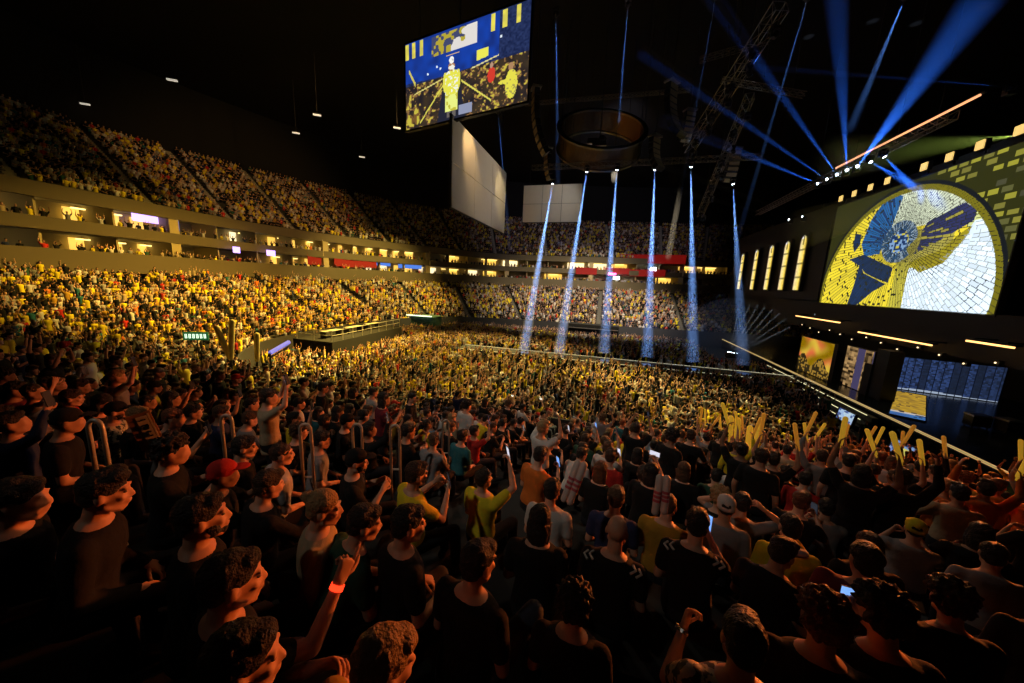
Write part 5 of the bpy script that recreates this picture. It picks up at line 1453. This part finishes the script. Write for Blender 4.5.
for s in cands:
    x, y, z, r = s; d = dist(s)
    if d < 1.15: skip.add((x, y)); continue
    if any(math.hypot(x - h[0], y - h[1]) < .46 for h in HERO): skip.add((x, y)); continue
    hp = proj((x, y, z + 1.2))
    if hp is None: skip.add((x, y)); continue
    D = math.sqrt(d * d + (9 - z - 1.2) ** 2)
    if D < 4.2 and any(D < h[4] + .1 and abs(hp[0] - h[2]) < .30 * 340 / D and -.22 * 340 / D < h[3] - hp[1] < .75 * 340 / D for h in HERO): skip.add((x, y)); continue
    if added >= n_auto: break
    skip.add((x, y))
    if rng.random() < .04: continue
    right = hp[0] > 700 and d > 5.5
    if right: pose = rng.choice(['stand_up', 'stand_up', 'stand_one_up', 'stand_clap', 'stand', 'sit_lap', 'sit_clap'])
    elif d > 3.5 and rng.random() < .10: pose = rng.choice(['stand', 'stand_clap', 'stand_phone'])
    else: pose = rng.choice(['sit_lap', 'sit_lap', 'sit_lap', 'sit_lap', 'sit_clap', 'sit_phone', 'sit_phone', 'sit_lean', 'sit_turned', 'sit_phone_high', 'sit_both_phone']) if D > 2.5 else rng.choice(['sit_lap', 'sit_lap', 'sit_lap', 'sit_turned'])
    for tr_ in range(300):
        ck = rng.choices(list(CLOTH), weights=[46, 9, 7, 8, 7, 4, 4 if not right else 12, 2, 1 if not right else 10, 3, 3, 3, 3, 2])[0]
        if D < 3.2 or (hp[0] < 260 and D < 7) or (hp[0] < 110 and D < 12) or hp[1] > 525: ck = rng.choices(['black', 'navy blue', 'grey', 'dark green', 'maroon'], weights=[60, 14, 8, 8, 6])[0]  # only dark clothes in these seats, putting their gloom into the cloth colour
        hc = rng.choices(['black', 'dark brown', 'brown', 'blond', 'auburn'], weights=[45, 30, 14, 6, 4])[0]; hk = rng.choices(list(HAIRS), weights=[40, 14, 9, 13, 5, 8, 11])[0]
        lg = rng.random() < .22
        if tr_ > 200: hk = 'short'; lg = False
        if tr_ > 260: ck = 'navy blue'.split()[0] if False else 'black'
        rn = max(0, int((16 - 0) / 19 * ROWS) - r)
        row = ROWN[min(rn, 19)] + ' row down' if rn > 0 else 'level with viewer'
        lab = f"{HAIR_W[hk].format(hc.split()[-1] if hc != 'dark brown' else 'dark')} person in {ck} {'jacket' if lg else 't-shirt'} {POSE_W[pose]}, {row}, {zone(hp[0])}"
        w_ = lab.replace('-', ' ').split()
        if len(lab.split()) <= 16 and lab not in USED_LABELS: break
    if len(lab.split()) > 16: lab = lab.replace('the ', '', 1)
    if len(lab.split()) > 16: lab = lab.replace('seated ', '')
    USED_LABELS.add(lab)
    vx = .0125 if D < 3.5 else .0195
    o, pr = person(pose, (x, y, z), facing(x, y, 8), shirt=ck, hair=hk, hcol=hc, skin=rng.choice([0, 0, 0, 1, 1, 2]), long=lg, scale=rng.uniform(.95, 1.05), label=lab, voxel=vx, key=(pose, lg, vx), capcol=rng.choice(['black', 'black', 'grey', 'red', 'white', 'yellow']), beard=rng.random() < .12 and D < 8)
    added += 1
    if pose in ('stand_up', 'stand_one_up') and right: STICKERS.append((o, pr, pose, lab))
    if pose in ('sit_phone', 'sit_phone_high', 'stand_phone') and rng.random() < .75:
        kind_ = rng.choice(['pale', 'dim', 'dim', 'dim', 'blue'])
        pl = f"{kind_} phone held {row}, {zone(hp[0])}, by person in {ck} {'jacket' if lg else 't-shirt'}"
        if pl not in USED_LABELS and len(pl.split()) <= 16: USED_LABELS.add(pl); phone(o, pr, 'R', kind_, pl)
for i, (o, pr, pose, lab) in enumerate(STICKERS):
    for sd in (('R', 'L') if pose == 'stand_up' else ('R',)):
        if rng.random() < .6:
            stick(o, pr, sd, 'yellow inflatable stick raised against the dark floor, beside the stage', stick_m[i % 2], rng.uniform(.3, .42), (rng.uniform(-.45, .45), rng.uniform(-.2, .2), 1))

# pairs of pale clapper sticks
pale_vinyl = mat('pale_vinyl', (.62, .5, .46), .45); pink_print = mat('pink_print', (.5, .08, .1), .5)
def clapper(px0, py0, px1, py1, D, lab):
    a, b = Vector(at_d(px0, py0, D)), Vector(at_d(px1, py1, D * .98)); mb = MB(); V, F = capsule(a, b, .029, .032, 14); mb.add(V, F)
    o = mb.build('clapper_stick', pale_vinyl, smooth=True); t = (b - a).normalized(); mb = MB()
    for f in (.3, .42, .54): 
        c = a.lerp(b, f); V, F = tube([c, c + t * .022], [.0322, .0324], 14); mb.add(V, F)
    mb.build('print', pink_print, o); tag(o, lab, 'clapper stick', 'pale clapper sticks'); return o
clapper(564, 499, 578, 463, 3.3, 'pale inflatable clapper stick slanting, one of the slanting pair by the white t-shirt')
clapper(570, 502, 584, 465, 3.25, 'second pale inflatable clapper stick, ahead in the slanting pair by the white t-shirt')
clapper(655, 512, 660, 478, 3.4, 'upright pale clapper stick, outer one of the upright pair near the blue phone')
clapper(664, 511, 667, 479, 3.4, 'upright pale clapper stick, inner one of the upright pair near the blue phone')
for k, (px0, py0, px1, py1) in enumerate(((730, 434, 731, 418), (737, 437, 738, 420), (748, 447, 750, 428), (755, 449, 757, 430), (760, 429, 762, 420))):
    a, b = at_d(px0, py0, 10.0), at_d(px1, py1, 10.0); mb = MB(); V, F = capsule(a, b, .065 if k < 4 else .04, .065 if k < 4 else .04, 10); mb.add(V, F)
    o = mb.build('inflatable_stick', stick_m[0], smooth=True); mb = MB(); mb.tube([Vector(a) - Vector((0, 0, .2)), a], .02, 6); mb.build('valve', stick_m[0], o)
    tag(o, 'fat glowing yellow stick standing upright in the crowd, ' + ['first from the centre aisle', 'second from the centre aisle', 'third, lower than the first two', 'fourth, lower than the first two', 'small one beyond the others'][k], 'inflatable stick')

# handheld board with lettering
LETTERS = {'I': [((0.2, 0), (0.2, 1))], 'D': [((0, 0), (0, 1)), ((0, 1), (.45, .85)), ((.45, .85), (.5, .5)), ((.5, .5), (.45, .15)), ((.45, .15), (0, 0))],
           'H': [((0, 0), (0, 1)), ((.5, 0), (.5, 1)), ((0, .5), (.5, .5))], 'L': [((0, 1), (0, 0)), ((0, 0), (.4, 0))]}
P = at_d(146, 431, 4.0); root = empty('handheld_board', P)
MB().box((0, 0, 0), (.56, .012, .38)).build('board', mat('card_brown', (.3, .16, .05), .8), root)
wp = MB().box((0.0, -.009, .03), (.46, .004, .17)).build('white_band', mat('card_white', (.6, .58, .52), .8), root)
MB().box((-.05, -.009, .14), (.4, .004, .03)).build('white_line', MATS['card_white'], root)
for i, ch in enumerate('IDHI'):
    mb = MB()
    for (x0, z0), (x1, z1) in LETTERS[ch]:
        a = Vector((-.2 + i * .11 + x0 * .13, -.013, -.03 + z0 * .11)); b = Vector((-.2 + i * .11 + x1 * .13, -.013, -.03 + z1 * .11)); mb.tube([a, b], .011, 4)
    mb.build('letter', black_cloth, root)
dv = ray(146, 431); root.rotation_euler = (R_(8), R_(78), -math.atan2(dv[0], dv[1]))
root.scale = (.55, .55, .36); tag(root, 'brown and white board with black capital letters held beside the patterned shirt man', 'sign board')

rail_line('front_railing', [(-7.6, 15.6, 2.0), (-4.6, 15.7, 2.0), (-4.6, 13.9, 2.3), (-7.6, 13.9, 2.3)], 1.0, mat('yellow_rail', (.6, .5, .25), .5, .3), 'square of yellow lit metal railings at the bottom of the near stand')

crowd = build_crowd(crowd_rest(skip), 'crowd')
tag(crowd, 'thousands of spectators filling the floor and both tiers of stands', 'crowd', None, 'stuff')
